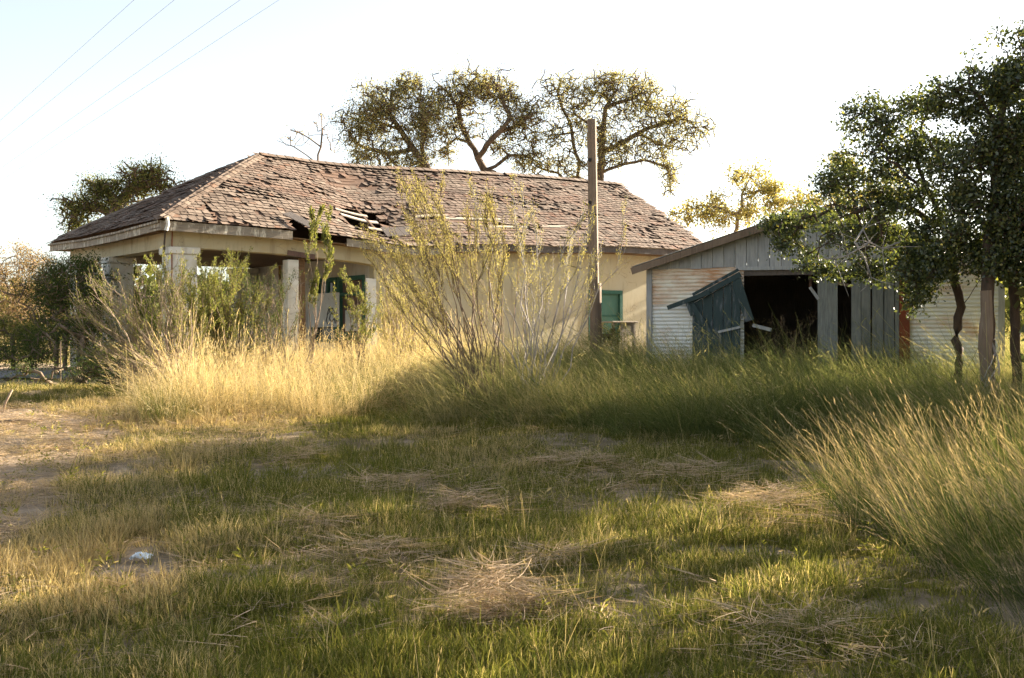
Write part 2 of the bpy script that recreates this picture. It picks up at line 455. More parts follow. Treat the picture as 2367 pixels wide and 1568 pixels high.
def wall_pix(px, py, x=None, y=None):
    """local point on the house's vertical plane x = const or y = const"""
    d = np.array([(px - CX) / F, 1.0])
    ox, oy = -HX * cu - HY * su, HX * su - HY * cu
    dx, dy = d[0] * cu + d[1] * su, -d[0] * su + d[1] * cu
    t = (y - oy) / dy if y is not None else (x - ox) / dx
    return ox + dx * t, oy + dy * t, EYE + (CY - py) / F * t

# damage, as ellipses on the front slope: (x, y, rx, ry, cut the boards too)
def H_(px, py, rx, ry, deep): 
    r = house_pix(px, py); return (r[0], r[1], rx, ry, deep)
HOLES = [H_(848, 520, 0.72, 0.58, True), H_(835, 494, 0.62, 0.10, True), H_(700, 532, 0.20, 0.45, True), H_(905, 540, 0.35, 0.25, True),
         H_(790, 418, 0.60, 0.42, False), H_(1100, 512, 0.75, 0.16, True), H_(1180, 530, 0.55, 0.14, True), H_(1000, 505, 0.5, 0.22, True),
         H_(1285, 528, 0.42, 0.13, True), H_(1330, 533, 0.3, 0.1, False), H_(1040, 548, 0.5, 0.14, False), H_(870, 440, 0.3, 0.12, False),
         H_(1420, 492, 0.25, 0.05, False)]
SLOT = (house_pix(472, 468), house_pix(500, 520))
def hole_at(x, y, deep):
    for hx, hy, rx, ry, dp in HOLES:
        if deep and not dp: continue
        k = 0.92 if deep else 1.0
        wob = 1 + 0.35 * (float(vnoise(x * 5 + 3, y * 7)) - 0.5)
        if ((x - hx) / rx) ** 2 + ((y - hy) / ry) ** 2 < (k * wob) ** 2: return True
    (ax, ay), (bx, by) = SLOT
    t = np.clip(((x - ax) * (bx - ax) + (y - ay) * (by - ay)) / ((bx - ax) ** 2 + (by - ay) ** 2), 0, 1)
    return math.hypot(x - ax - t * (bx - ax), y - ay - t * (by - ay)) < (0.03 if deep else 0.07)

# roof deck with the holes left open
def face_grid(name, xs_of, ny, nx, fn):
    pass
V, Q = [], []
def deck_face(P, n, m, test):
    """P(a, b) -> local point, a, b in 0..1"""
    base = len(V)
    a = np.linspace(0, 1, n + 1); b = np.linspace(0, 1, m + 1)
    pts = [[P(x, y) for x in a] for y in b]
    for r in pts: V.extend(r)
    for j in range(m):
        for i_ in range(n):
            c = [pts[j][i_], pts[j][i_ + 1], pts[j + 1][i_ + 1], pts[j + 1][i_]]
            mx, my = sum(p[0] for p in c) / 4, sum(p[1] for p in c) / 4
            if test and hole_at(mx, my, True): continue
            k = base + j * (n + 1) + i_
            Q.append([k, k + 1, k + n + 2, k + n + 1])
def PF(a, b):      # front slope
    y = b * WID / 2; x = y + a * (LEN - y); return (x, y, float(rz(x, y)) - 0.012)
def PL(a, b):      # left hip face
    x = b * WID / 2; y = x + a * (WID - 2 * x); return (x, y, float(rz(x, y)) - 0.012)
def PB(a, b):
    y = WID - b * WID / 2; x = (WID - y) + a * (LEN - (WID - y)); return (x, y, float(rz(x, y)) - 0.012)
deck_face(PF, 150, 50, True); deck_face(PL, 40, 24, False); deck_face(PB, 60, 16, False)
roof = obj("roof", npmesh("roof", V, Q), M["deck"], house)

# shingles: courses of single tabs, curled and uneven
CT = 1 / math.sqrt(1 + SL * SL)
EXPO, SW = 0.135, 0.155
def shingle_shape(r, lifted=0):
    """tab lying on the slope: x across, y up the slope; the lower edge curls"""
    wd = SW * r.uniform(0.86, 0.97); ln = EXPO * r.uniform(1.5, 1.7); th = 0.004
    c0 = 0.012 + abs(r.normal(0, 0.004)); c2 = c0 + r.normal(0, 0.003); lift = 0.03 * lifted; c0 += lift; c2 += lift * r.uniform(0, 1)
    lo = r.uniform(-0.012, 0.012, 3)
    xs = [-wd / 2, 0, wd / 2]
    top, bot = [], []
    for j, (yy, k) in enumerate(((0, 1.0), (0.5, 0.45), (1.0, 0.0))):
        for i_, x in enumerate(xs):
            z = k * (c0, (c0 + c2) / 2 - 0.002, c2)[i_] - 0.006 * yy
            y = yy * ln + (lo[i_] if j == 0 else 0)
            top.append((x, y, z + th)); bot.append((x, y, z))
    Vv = top + bot
    q = [[a + b, a + b + 1, a + b + 4, a + b + 3] for a in (0, 3) for b in (0, 1)]
    q += [[9 + 0, 9 + 1, 1, 0], [9 + 1, 9 + 2, 2, 1]]                     # lower edge
    q += [[9 + 3, 9, 0, 3], [9 + 6, 12, 3, 6], [2, 11, 14, 5], [5, 14, 17, 8]]
    return np.array(Vv), np.array(q)
sr = np.random.default_rng(11)
shapes = [shingle_shape(sr, int(k >= 24)) for k in range(34)]         # the last ten have come loose
smesh = []
for v_, q_ in shapes:
    m_ = npmesh("shingle", v_, q_); m_.materials.append(M["shingle"]); smesh.append(m_)
placed = []      # (matrix rows, variant, key)
def frame_front(x, y):
    e = 0.05
    ux = np.array([2 * e, 0, float(rz(x + e, y) - rz(x - e, y))]); uy = np.array([0, 2 * e, SL * 2 * e + float(sag(x, y + e) - sag(x, y - e))])
    return ux / np.linalg.norm(ux), uy / np.linalg.norm(uy)
ncourse = int((WID / 2) / (EXPO * CT)) + 1
for k in range(ncourse):
    y = -0.05 + k * EXPO * CT
    x = y + sr.uniform(-0.02, 0.05) + (k % 2) * SW / 2 + sr.uniform(0, 0.06)
    wave = sr.uniform(-0.02, 0.02)
    while x < LEN + 0.08 - 0.35 * max(0, float(vnoise(k * 0.7, 3)) - 0.55):
        if (not hole_at(x, y + 0.05, False) or (sr.random() < 0.16 and not hole_at(x, y + 0.05, True) and not hole_at(x, y + 0.14, True))) and sr.random() > 0.025 + 0.09 * (float(vnoise(x * 1.2, y * 2.5)) > 0.72):
            ux, uy = frame_front(max(x, y + 0.06), max(y, 0.06))
            placed.append((x, y + wave + sr.normal(0, 0.009), ux, uy, sr.normal(0, 0.03), 1.0))
        x += SW * sr.uniform(0.97, 1.04)
for k in range(ncourse):
    x = -0.05 + k * EXPO * CT
    y = x + (k % 2) * SW / 2
    while y < WID - x:
        if sr.random() > 0.02 and not (abs(x - 1.0) < 0.25 and abs(y - 3.2) < 0.6 and sr.random() < 0.6):
            uy = np.array([1, 0, SL]); uy = uy / np.linalg.norm(uy); ux = np.array([0, -1.0, 0])
            placed.append((x, y, ux, uy, sr.normal(0, 0.03), 0.25))
        y += SW * sr.uniform(0.97, 1.04)
camL = np.array([-HX * cu - HY * su, HX * su - HY * cu, EYE])
rows = []
for x, y, ux, uy, tw, wgt in placed:
    xx, yy = max(x, 0.0), max(y, 0.0)
    z = float(rz(max(xx, 0), yy)) if wgt == 1.0 else EZ + SL * x + float(sag(x, y))
    if wgt == 1.0 and y < 0: z = EZ + SL * y + float(sag(x, 0))
    nn = np.cross(ux, uy); nn /= np.linalg.norm(nn); ux2 = np.cross(uy, nn)
    a, b = math.cos(tw), math.sin(tw)
    R = np.stack([ux2 * a + uy * b, -ux2 * b + uy * a, nn], 1)
    P = np.array([x, y, z])
    loose = sr.random() < np.clip((float(fbm(x * 0.8 + 3, y * 1.4 + 9)) - 0.45) * 2.4, 0.015, 0.55)
    rows.append((R, P, sr.integers(24, 34) if loose else sr.integers(24), wgt / np.linalg.norm(P - camL) ** 2))
order = sorted(range(len(rows)), key=lambda q: -rows[q][3])
mb = MB()
for c_, q in enumerate(order):
    R, P, v_, _ = rows[q]
    if c_ < 290:
        o = bpy.data.objects.new("shingle", smesh[v_]); C.objects.link(o); o.parent = roof
        m4 = Matrix([[*R[0], P[0]], [*R[1], P[1]], [*R[2], P[2]], [0, 0, 0, 1]]); o.matrix_local = m4
    else:
        Vv, q_ = shapes[v_]
        mb.add(Vv @ R.T + P, q_)
o = mb.build("shingle", M["shingle_mass"], roof); o["kind"] = "stuff"
# hip and ridge caps: bent pieces
def cap_mesh(r):
    wd, ln = 0.14, 0.30; mbc = MB(); dz = 0.06 + r.uniform(0, 0.015)
    mbc.add([(-wd, 0, -dz), (0, 0, 0.012), (wd, 0, -dz), (-wd, ln, -dz - 0.01), (0, ln, 0.0), (wd, ln, -dz - 0.01),
             (-wd, 0, -dz - 0.014), (0, 0, -0.004), (wd, 0, -dz - 0.014)],
            [[0, 1, 4, 3], [1, 2, 5, 4], [6, 7, 1, 0], [7, 8, 2, 1]])
    return mbc.mesh("ridge_cap")
caps = [cap_mesh(sr) for _ in range(5)]
for m_ in caps: m_.materials.append(M["shingle"])
def cap_row(P0, P1, n, f):
    for k in range(n):
        if sr.random() < 0.06: continue
        a = np.array(f(k / n)); b = np.array(f((k + 1) / n))
        t = (b - a) / np.linalg.norm(b - a); sd = np.cross(t, [0, 0, 1]); sd /= np.linalg.norm(sd); up = np.cross(sd, t)
        R = np.stack([sd, t, up], 1); P = a + up * 0.045
        o = bpy.data.objects.new("ridge_cap", caps[sr.integers(5)]); C.objects.link(o); o.parent = roof
        o.matrix_local = Matrix([[*R[0], P[0]], [*R[1], P[1]], [*R[2], P[2]], [0, 0, 0, 1]])
cap_row(0, 0, 28, lambda t: (t * 3.55, t * 3.55, float(rz(t * 3.55, t * 3.55))))
cap_row(0, 0, 20, lambda t: (t * 3.55, WID - t * 3.55, float(rz(t * 3.55, t * 3.55))))
cap_row(0, 0, 52, lambda t: (3.55 + t * (LEN - 3.6), WID / 2, float(rz(3.55 + t * (LEN - 3.6), WID / 2)) + 0.01))

# sheathing planks showing in the holes, broken pieces lying about them
def roof_plank(x0, x1, y, name, mat, wd=0.11, lift=0.0, dy=0.0, tilt=0.0):
    b = MB(); n = 5
    pts = [(x0 + (x1 - x0) * t / (n - 1), y + dy * t / (n - 1)) for t in range(n)]
    R = []
    for t_, (xa, ya) in enumerate(pts):
        za = float(rz(xa, ya)) + lift + tilt * t_ / (n - 1); h = SL * wd / 2
        R.append([(xa, ya - wd/2, za - h - .02), (xa, ya + wd/2, za + h - .02), (xa, ya + wd/2, za + h + .002), (xa, ya - wd/2, za - h + .002)])
    b.sweep(R)
    return b.build(name, mat, roof)
hx, hy = HOLES[0][:2]
roof_plank(hx - 0.52, hx + 0.36, hy + 0.17, "lath", M["plank_pale"], 0.085, 0.01)
roof_plank(hx - 0.55, hx + 0.22, hy + 0.36, "lath", M["plank_pale"], 0.07, 0.02, 0.02)
roof_plank(hx + 0.30, hx + 0.75, hy - 0.12, "lath", M["deck"], 0.22, 0.06, -0.25)
roof_plank(hx - 0.15, hx + 0.55, hy - 0.34, "lath", M["plank_pale"], 0.06, 0.05, 0.1)
hx, hy = HOLES[4][:2]
for k in range(7):
    roof_plank(hx - 0.62 + sr.uniform(0, 0.25), hx + 0.6 - sr.uniform(0, 0.3), hy - 0.36 + k * 0.12, "lath", M["deck"], 0.10, sr.uniform(-0.01, 0.004), sr.normal(0, 0.015))
for (q, n) in ((5, 2), (6, 2), (7, 2), (8, 2)):
    hx, hy, rx, ry, _ = HOLES[q]
    for k in range(n):
        roof_plank(hx - rx * 1.05, hx + rx * (0.7 + 0.3 * k), hy - ry * 0.45 + k * ry * 0.9, "lath", M["plank_pale"] if k else M["deck"], 0.07, 0.015, 0.05 * (k - 0.5))
# split sheet flapping up beside the eave
hx, hy = HOLES[2][:2]
b = MB()
zz = float(rz(hx, hy))
P = [(hx - 0.16, hy + 0.38, 0.10), (hx - 0.02, hy + 0.10, 0.12), (hx + 0.12, hy - 0.2, 0.05), (hx + 0.18, hy - 0.55, 0.02)]
for (a, c) in zip(P[:-1], P[1:]):
    q = lambda p, s, up: (p[0] + s * 0.11, p[1] + s * 0.03, float(rz(p[0], max(p[1], 0))) + p[2] + (0.05 if s > 0 else 0) + up)
    b.hexa([q(a, -1, 0), q(a, 1, 0), q(c, 1, 0), q(c, -1, 0)], [q(a, -1, .012), q(a, 1, .012), q(c, 1, .012), q(c, -1, .012)])
b.build("torn_roofing", M["dark_wood"], roof)
b = MB(); hx, hy = HOLES[3][:2]
for k in range(5):
    x = hx - 0.3 + 0.14 * k
    q = lambda yy, l, up: [(x, yy, float(rz(x, yy)) + l + up), (x + 0.13, yy, float(rz(x, yy)) + l + 0.02 + up)]
    a0, a1 = q(hy - 0.34, 0.02 + 0.02 * k, 0), q(hy - 0.05, 0.10 + 0.012 * k, 0); c0, c1 = q(hy - 0.34, 0.02 + 0.02 * k, 0.012), q(hy - 0.05, 0.10 + 0.012 * k, 0.012)
    b.hexa([a0[0], a0[1], a1[1], a1[0]], [c0[0], c0[1], c1[1], c1[0]])
b.build("torn_roofing", M["dark_wood"], roof)
# rafters under the boards
for k in range(16):
    x = 3.6 + k * 0.66
    b = MB(); b.beam((x, 0.45, float(rz(x, 0.45)) - 0.10), (x, 3.5, float(rz(x, 3.5)) - 0.12), 0.045, 0.11)
    b.build("rafter", M["deck"], house)

# fascia boards and soffit, sagging with the eave
def eave_strip(name, pts, z0, z1, th, mat, nrm):
    b = MB()
    b.sweep([[(p[0], p[1], p[2] + z0), (p[0] + nrm[0] * th, p[1] + nrm[1] * th, p[2] + z0), (p[0] + nrm[0] * th, p[1] + nrm[1] * th, p[2] + z1), (p[0], p[1], p[2] + z1)] for p in pts])
    return b.build(name, mat, house)
xs = np.linspace(0.02, LEN, 60)
front = [(x, 0.02, EZ + float(sag(x, 0))) for x in xs]
brk = [(3.05, 3.85), (6.6, 7.2), (8.7, 9.3)]
def seg(pts, a, c): return [p for p in pts if a <= p[0] <= c]
eave_strip("fascia_board", seg(front, 0, 2.85), -0.21, -0.035, 0.03, M["trim"], (0, 1))
eave_strip("fascia_board", seg(front, 3.7, 6.4), -0.20, -0.05, 0.03, M["trim"], (0, 1))
eave_strip("fascia_board", seg(front, 6.4, 14.2), -0.17, -0.035, 0.03, M["dark_wood"], (0, 1))
eave_strip("eave_lath", seg(front, 7.5, 14.2), -0.03, 0.0, 0.05, M["plank_pale"], (0, 1))
left = [(0.02, y, EZ + float(sag(0, y)) * 0.6 - 0.05 * math.sin(y * 0.44)) for y in np.linspace(0.05, WID, 24)]
eave_strip("fascia_board", left, -0.20, -0.07, 0.03, M["trim"], (1, 0))
eave_strip("gutter_board", [(p[0] - 0.05, p[1], p[2]) for p in left], -0.07, -0.03, 0.06, M["trim"], (1, 0))
b = MB()
b.sweep([[(x_, yy, EZ + float(sag(x_, 0)) - 0.17 + zz_) for yy, zz_ in ((0.06, 0), (0.62, 0), (0.62, 0.02), (0.06, 0.02))] for x_ in xs])
o = b.build("soffit", M["ceiling"], house)
b = MB(); b.box((0.07, 0.64, EZ - 0.19), (0.55, WID - 0.1, EZ - 0.165)); b.build("soffit", M["ceiling"], house)

# porch beams, sagging
def porch_beam(a, c, z0, z1, th, n=16):
    b = MB(); a = Vector(a); c = Vector(c); d = (c - a).normalized(); s = Vector((-d.y, d.x)) * th
    R = []
    for k in range(n + 1):
        p = a.lerp(c, k / n); dp = 0.75 * float(sag(p.x, p.y))
        R.append([(p.x, p.y, z0 + dp), (p.x + s.x, p.y + s.y, z0 + dp), (p.x + s.x, p.y + s.y, z1 + dp), (p.x, p.y, z1 + dp)])
    b.sweep(R)
    return b.build("porch_beam", M["stucco"], house)
PX = 4.75                                   # the porch ends here, the rooms begin
porch_beam((0.36, 0.36), (PX, 0.36), 3.36, 3.70, 0.34)
porch_beam((0.70, 0.705), (0.70, WID - 0.4), 3.36, 3.66, 0.34, 6)
b = MB(); b.box((0.72, 0.72, 3.40), (PX - 0.01, WID - 0.5, 3.45)); b.build("porch_ceiling", M["ceiling"], house)
# board patch on the beam where the stucco fell
pa = wall_pix(665, 582, y=0.35); pb = wall_pix(728, 592, y=0.35)
b = MB(); b.beam((pa[0], 0.352, pa[2] - 0.02), (pb[0], 0.352, pb[2] - 0.02), 0.03, 0.10); b.build("beam_patch", M["brown_door"], house)
# columns
def column(x, y, w_=0.5, top=3.36, cap=True):
    b = MB(); b.hexa([(x, y, FLOOR - 0.2), (x + w_, y, FLOOR - 0.2), (x + w_, y + w_, FLOOR - 0.2), (x, y + w_, FLOOR - 0.2)],
                     [(x, y, top - 0.12), (x + w_, y, top - 0.12), (x + w_, y + w_, top - 0.12), (x, y + w_, top - 0.12)])
    o = bevel(b.build("column", M["stucco_white"], house), 0.012)
    if cap:
        b = MB(); b.box((x - 0.045, y - 0.045, top - 0.122), (x + w_ + 0.045, y + w_ + 0.045, top + 0.004)); bevel(b.build("column_cap", M["stucco_white"], o), 0.008)
    return o
column(0.34, 0.34)
column(0.34, 3.85)
column(0.34, WID - 0.95)
column(PX - 0.6, WID - 0.95)
c_ = wall_pix(678, 700, y=0.45)
b = MB(); b.box((c_[0] - 0.12, 0.45, FLOOR - 0.2), (c_[0] + 0.12, 0.69, 3.22)); bevel(b.build("porch_post", M["stucco_white"], house), 0.01)
b = MB(); b.beam((c_[0] + 0.26, 0.56, FLOOR - 0.1), (c_[0] + 0.22, 0.56, 3.26), 0.04, 0.15); b.build("post_shaded_side", M["ceiling"], house)  # brown plank standing in for the shaded side of the post
b = MB(); b.box((0.2, 0.2, 0.6), (PX, WID - 0.3, FLOOR)); b.build("porch_floor", M["floor"], house)
# loose brace and a bent gutter bracket at the corner
b = MB(); b.beam((0.2, 0.28, 3.68), (0.30, 0.65, 3.22), 0.03, 0.05); b.build("corner_brace", M["dark_wood"], house)
b = MB(); b.tube([(0.10, -0.06, 3.86), (0.12, -0.07, 3.74), (0.10, -0.03, 3.63)], 0.035, 6); b.build("gutter_end", M["board"], house)
b = MB(); b.tube([(0.345, 0.315, 3.64), (0.335, 0.31, 3.4), (0.335, 0.315, 2.2)], 0.014, 6); b.build("pipe", M["rusty_pipe"], house)

# walls of the rooms
def wall_with_opening(name, axis, c, a0, a1, z0, z1, th, ops, mat):
    """wall on axis = c between a0 and a1; ops: (u0, u1, v0, v1)"""
    b = MB()
    def bx(u0, u1, v0, v1):
        if u1 - u0 < 1e-3 or v1 - v0 < 1e-3: return
        if axis == 'y': b.box((u0, c, v0), (u1, c + th, v1))
        else: b.box((c, u0, v0), (c + th, u1, v1))
    u = a0
    for (u0, u1, v0, v1) in sorted(ops):
        bx(u, u0, z0, z1); bx(u0, u1, z0, v0); bx(u0, u1, v1, z1); u = u1
    bx(u, a1, z0, z1)
    return b.build(name, mat, house)
wl = wall_pix(1362, 672, y=0.55); wr = wall_pix(1437, 672, y=0.55)
WOP = (wl[0], wr[0], wl[2] - 1.15, wl[2])
wall_with_opening("wall", 'y', 0.55, PX, LEN - 0.25, 0.7, 3.72, 0.2, [WOP], M["stucco"])
dl = wall_pix(843, 640, x=PX); dr = wall_pix(783, 640, x=PX)       # along y
pl = wall_pix(781, 650, x=PX); pr = wall_pix(722, 650, x=PX)
DOP = (dl[1], dr[1] - 0.0, FLOOR, dl[2] + 0.02)
POP = (pl[1] + 0.06, pr[1], FLOOR + 0.55, dl[2] + 0.02)
wall_with_opening("wall", 'x', PX, 0.75, WID - 0.55, 0.7, 3.72, 0.2, [DOP, POP], M["stucco_back"])
b = MB(); b.box((PX, WID - 0.55, 0.7), (LEN - 0.25, WID - 0.35, 3.72)); b.build("wall", M["stucco"], house)
b = MB(); b.add([(LEN - 0.25, 0.55, 0.7), (LEN - 0.25, WID - 0.35, 0.7), (LEN - 0.25, WID - 0.35, 3.72), (LEN - 0.25, WID / 2, RZ - 0.1), (LEN - 0.25, 0.55, 3.72)], [[0, 1, 2, 4]], [[4, 2, 3]])
b.build("wall", M["stucco"], house)
b = MB(); p_ = wall_pix(647, 640, x=PX - 0.05); b.tube([(PX - 0.05, p_[1], FLOOR), (PX - 0.05, p_[1], 2.2), (PX - 0.05, p_[1] + 0.01, 3.38)], 0.03, 8); b.build("drain_pipe", M["rusty_pipe"], house)
# window in the long wall
def frame(b, axis, c, u0, u1, v0, v1, w_, th):
    for (a, q, e, d) in ((u0, u0 + w_, v0, v1), (u1 - w_, u1, v0, v1), (u0 + w_, u1 - w_, v0, v0 + w_), (u0 + w_, u1 - w_, v1 - w_, v1)):
        if axis == 'y': b.box((a, c, e), (q, c + th, d))
        else: b.box((c, a, e), (c + th, q, d))
b = MB(); frame(b, 'y', 0.53, WOP[0] - 0.02, WOP[1] + 0.02, WOP[2] - 0.02, WOP[3] + 0.02, 0.085, 0.1)
win = b.build("window_frame", M["green_paint"], house)
b = MB(); b.box((WOP[0] + 0.066, 0.60, WOP[2] + 0.066), (WOP[1] - 0.066, 0.62, WOP[3] - 0.066)); b.build("window_board", M["green_pane"], win)
b = MB(); b.box((WOP[0] + 0.066, 0.585, (WOP[2] + WOP[3]) / 2 - 0.03), (WOP[1] - 0.066, 0.598, (WOP[2] + WOP[3]) / 2 + 0.01)); b.build("window_rail", M["green_paint"], win)
# porch door: green frame, brown panels with paper stuck on
b = MB(); frame(b, 'x', PX - 0.03, DOP[0] - 0.02, DOP[1] + 0.02, DOP[2], DOP[3] + 0.02, 0.09, 0.16)
b.box((PX - 0.028, DOP[0] + 0.07, FLOOR + 0.62), (PX + 0.05, DOP[1] - 0.07, FLOOR + 0.78))
b.box((PX - 0.028, DOP[0] + 0.07, DOP[3] - 0.40), (PX + 0.05, DOP[1] - 0.07, DOP[3] - 0.33))
door = b.build("door_frame", M["green_paint"], house)
b = MB(); b.box((PX + 0.06, DOP[0] + 0.07, FLOOR + 0.05), (PX + 0.09, DOP[1] - 0.07, DOP[3] - 0.07)); b.build("door_panel", M["brown_door"], door)
b = MB(); b.box((PX + 0.05, DOP[0] + 0.25, FLOOR + 0.80), (PX + 0.058, DOP[1] - 0.2, FLOOR + 1.25)); b.build("paper_sheet", M["board"], door)
# boarded window beside it with a scrawl in black paint
b = MB(); frame(b, 'x', PX - 0.03, POP[0] - 0.02, POP[1] + 0.02, POP[2], POP[3] + 0.02, 0.09, 0.14)
for k in (0.35, 0.62):
    yy = POP[0] + k * (POP[1] - POP[0]); b.box((PX - 0.01, yy, FLOOR + 1.4), (PX + 0.06, yy + 0.05, POP[3] - 0.07))
pw = b.build("window_frame", M["green_paint"], house)
b = MB(); b.box((PX + 0.1, POP[0] + 0.07, POP[2] + 0.07), (PX + 0.11, POP[1] - 0.07, POP[3] - 0.07)); b.build("window_pane", M["glass"], pw)
bl = wall_pix(783, 676, x=PX - 0.06); br = wall_pix(712, 676, x=PX - 0.06); bb = wall_pix(745, 757, x=PX - 0.06)
b = MB(); b.box((PX - 0.06, bl[1], bb[2]), (PX - 0.035, br[1], bl[2])); bd = bevel(b.build("window_board", M["board"], house), 0.03, 2)
def scrawl(pts, wd=0.03):
    b = MB()
    for (p, q) in zip(pts[:-1], pts[1:]):
        A_, B_ = wall_pix(*p, x=PX - 0.064), wall_pix(*q, x=PX - 0.064)
        b.beam((PX - 0.063, A_[1], A_[2]), (PX - 0.063, B_[1], B_[2]), 0.006, wd, (0, 0, 1))
    return b
b = MB()
for pts in ([(764, 708), (759, 718), (757, 728), (762, 722), (764, 708)], [(768, 712), (765, 722), (770, 728), (774, 722), (768, 712)],
            [(757, 728), (755, 742), (758, 750)], [(764, 726), (762, 738), (768, 744), (773, 736), (771, 726), (764, 726)],
            [(760, 746), (764, 752)], [(774, 738), (775, 748)], [(768, 748), (771, 753)]):
    for (p, q) in zip(pts[:-1], pts[1:]):
        A_, B_ = wall_pix(*p, x=PX - 0.064), wall_pix(*q, x=PX - 0.064)
        b.beam((PX - 0.064, A_[1], A_[2]), (PX - 0.064, B_[1], B_[2]), 0.006, 0.028, (1, 0, 0))
b.build("painted_scrawl", M["black"], bd)
# pale board at the corner of the rooms
q0 = wall_pix(847, 643, y=0.5); q1 = wall_pix(869, 643, y=0.5); q2 = wall_pix(858, 790, y=0.5)
b = MB(); b.hexa([(q0[0] + 0.03, 0.50, FLOOR - 0.1), (q1[0] + 0.05, 0.50, FLOOR - 0.1), (q1[0] + 0.05, 0.54, FLOOR - 0.1), (q0[0] + 0.03, 0.54, FLOOR - 0.1)],
                 [(q0[0], 0.50, q0[2]), (q1[0], 0.50, q0[2] - 0.01), (q1[0], 0.54, q0[2] - 0.01), (q0[0], 0.54, q0[2])])
b.build("corner_board", M["board"], house)
# bits on the long wall
b = MB(); a1 = wall_pix(1300, 610, y=0.54); a2 = wall_pix(1345, 622, y=0.54); b.beam((a1[0], 0.545, a1[2]), (a2[0], 0.545, a2[2]), 0.02, 0.02); b.build("conduit", M["dark_wood"], house)
# dark room interior: floor and a partition
b = MB(); b.box((PX + 0.2, 0.75, FLOOR - 0.1), (LEN - 0.3, WID - 0.6, FLOOR)); b.build("floor_boards", M["dark_wood"], house)

# ------------------------------------------------------------------ shed
SA = math.radians(-20.0)
SX, SY = 2.44, 22.5
cs, ss = math.cos(SA), math.sin(SA)
SG = 0.78
shed = tag(empty("shed", (SX, SY, 0), SA), "tumbledown grey shed of weathered boards and rusting corrugated sheet with a dark open doorway", "shed")
SWD, SD = 6.0, 4.9
SE = EYE + 1.283; SP = EYE + 2.20
def sp(px, py, off=0.0):
    """local x, z on the shed's front plane moved OFF metres towards the viewer"""
    r = (px - CX) / F
    ox, oy = SX + ss * off, SY - cs * off
    x = (oy * r - ox) / (cs - ss * r)
    Yw = oy + ss * x
    return x, EYE + (CY - py) / F * Yw
def gable(x): return SE + (SP - SE) * (1 - abs(x - SWD / 2) / (SWD / 2))
# gable boards
n_b = 30
for k in range(n_b):
    x0 = k * SWD / n_b + 0.004; x1 = (k + 1) * SWD / n_b - 0.004; d = 0.008 * rng.random(); z0 = SE - 0.015 - 0.02 * rng.random()
    a, c = gable(x0) - 0.02, gable(x1) - 0.02
    b = MB(); mid = SWD / 2
    b.hexa([(x0, -0.03 - d, z0), (x1, -0.03 - d, z0), (x1, -0.005, z0), (x0, -0.005, z0)], [(x0, -0.03 - d, a), (x1, -0.03 - d, c), (x1, -0.005, c), (x0, -0.005, a)])
    b.build("gable_board", M["grey_wood"], shed)
# roof sheets, rafters and rake boards
OV = 0.28
def rslope(x): return gable(x) + 0.06
for sgn in (-1, 1):
    b = MB(); n = 60
    xa, xb = (-0.22, SWD / 2) if sgn < 0 else (SWD / 2, SWD + 0.22)
    ya = np.linspace(-OV, SD + 0.2, 90); xs_ = np.linspace(xa, xb, 4)
    XX, YY = np.meshgrid(xs_, ya)
    ZZ = SE + (SP - SE) * (1 - np.abs(XX - SWD / 2) / (SWD / 2)) + 0.075 + 0.009 * np.sin(YY * 2 * np.pi / 0.076 * 0.5)
    V = np.stack([XX, YY, ZZ], -1).reshape(-1, 3)
    i = (np.arange(89)[:, None] * 4 + np.arange(3)[None, :]); Q_ = np.stack([i, i + 1, i + 5, i + 4], -1).reshape(-1, 4)
    o = obj("roof_sheet", npmesh("roof_sheet", V, Q_), M["tin"], shed)
    sm = o.modifiers.new("thick", 'SOLIDIFY'); sm.thickness = 0.004
    e0 = (xa, -OV + 0.012, float(SE + (SP - SE) * (1 - abs(xa - SWD / 2) / (SWD / 2))) + 0.0); e1 = (SWD / 2, -OV + 0.012, SP + 0.0)
    b = MB(); b.beam(e0, e1, 0.03, 0.12); b.build("rake_board", M["pole"], shed)
    for kk in range(3):       # planks of the overhang seen from below
        yy = -OV + 0.05 + kk * 0.085
        b = MB(); b.beam((e0[0], yy, e0[2] + 0.03), (e1[0], yy, e1[2] + 0.03), 0.078, 0.02); b.build("soffit_plank", M["pole"], shed)
# corrugated walls
def corr(name, x0, x1, z0, z1, y, mat, parent, pitch=0.068, amp=0.009, dent=0.012):
    nz = int((z1 - z0) / pitch * 6); zz = np.linspace(z0, z1, nz); xx = np.linspace(x0, x1, 14)
    XX, ZZ = np.meshgrid(xx, zz)
    YY = y - amp * np.sin(ZZ * 2 * np.pi / pitch) - dent * (fbm(XX * 1.5, ZZ * 1.5 + y * 9) - 0.5)
    V = np.stack([XX, YY, ZZ], -1).reshape(-1, 3)
    i = (np.arange(nz - 1)[:, None] * 14 + np.arange(13)[None, :])
    return obj(name, npmesh(name, V, np.stack([i, i + 1, i + 15, i + 14], -1).reshape(-1, 4), smooth=True), mat, parent)
OL = sp(1716, 625)[0]; OR = sp(2094, 625)[0]
corr("corrugated_sheet", 0.06, OL + 0.03, 0.5, SE - 0.62, 0.0, M["tin"], shed)
corr("corrugated_sheet", 0.06, OL + 0.03, SE - 0.66, SE - 0.02, -0.013, M["tin_rusty"], shed)
corr("corrugated_sheet", OR + 0.02, SWD, 0.5, SE - 0.70, 0.0, M["tin"], shed)
corr("corrugated_sheet", OR + 0.02, SWD, SE - 0.74, SE - 0.02, -0.013, M["tin"], shed)
b = MB(); b.box((0.0, -0.045, 0.5), (0.10, 0.05, SE - 0.02)); b.build("corner_post", M["grey_wood"], shed)
b = MB(); b.box((SWD - 0.08, -0.045, 0.5), (SWD + 0.02, 0.05, SE - 0.02)); b.build("corner_post", M["grey_wood"], shed)
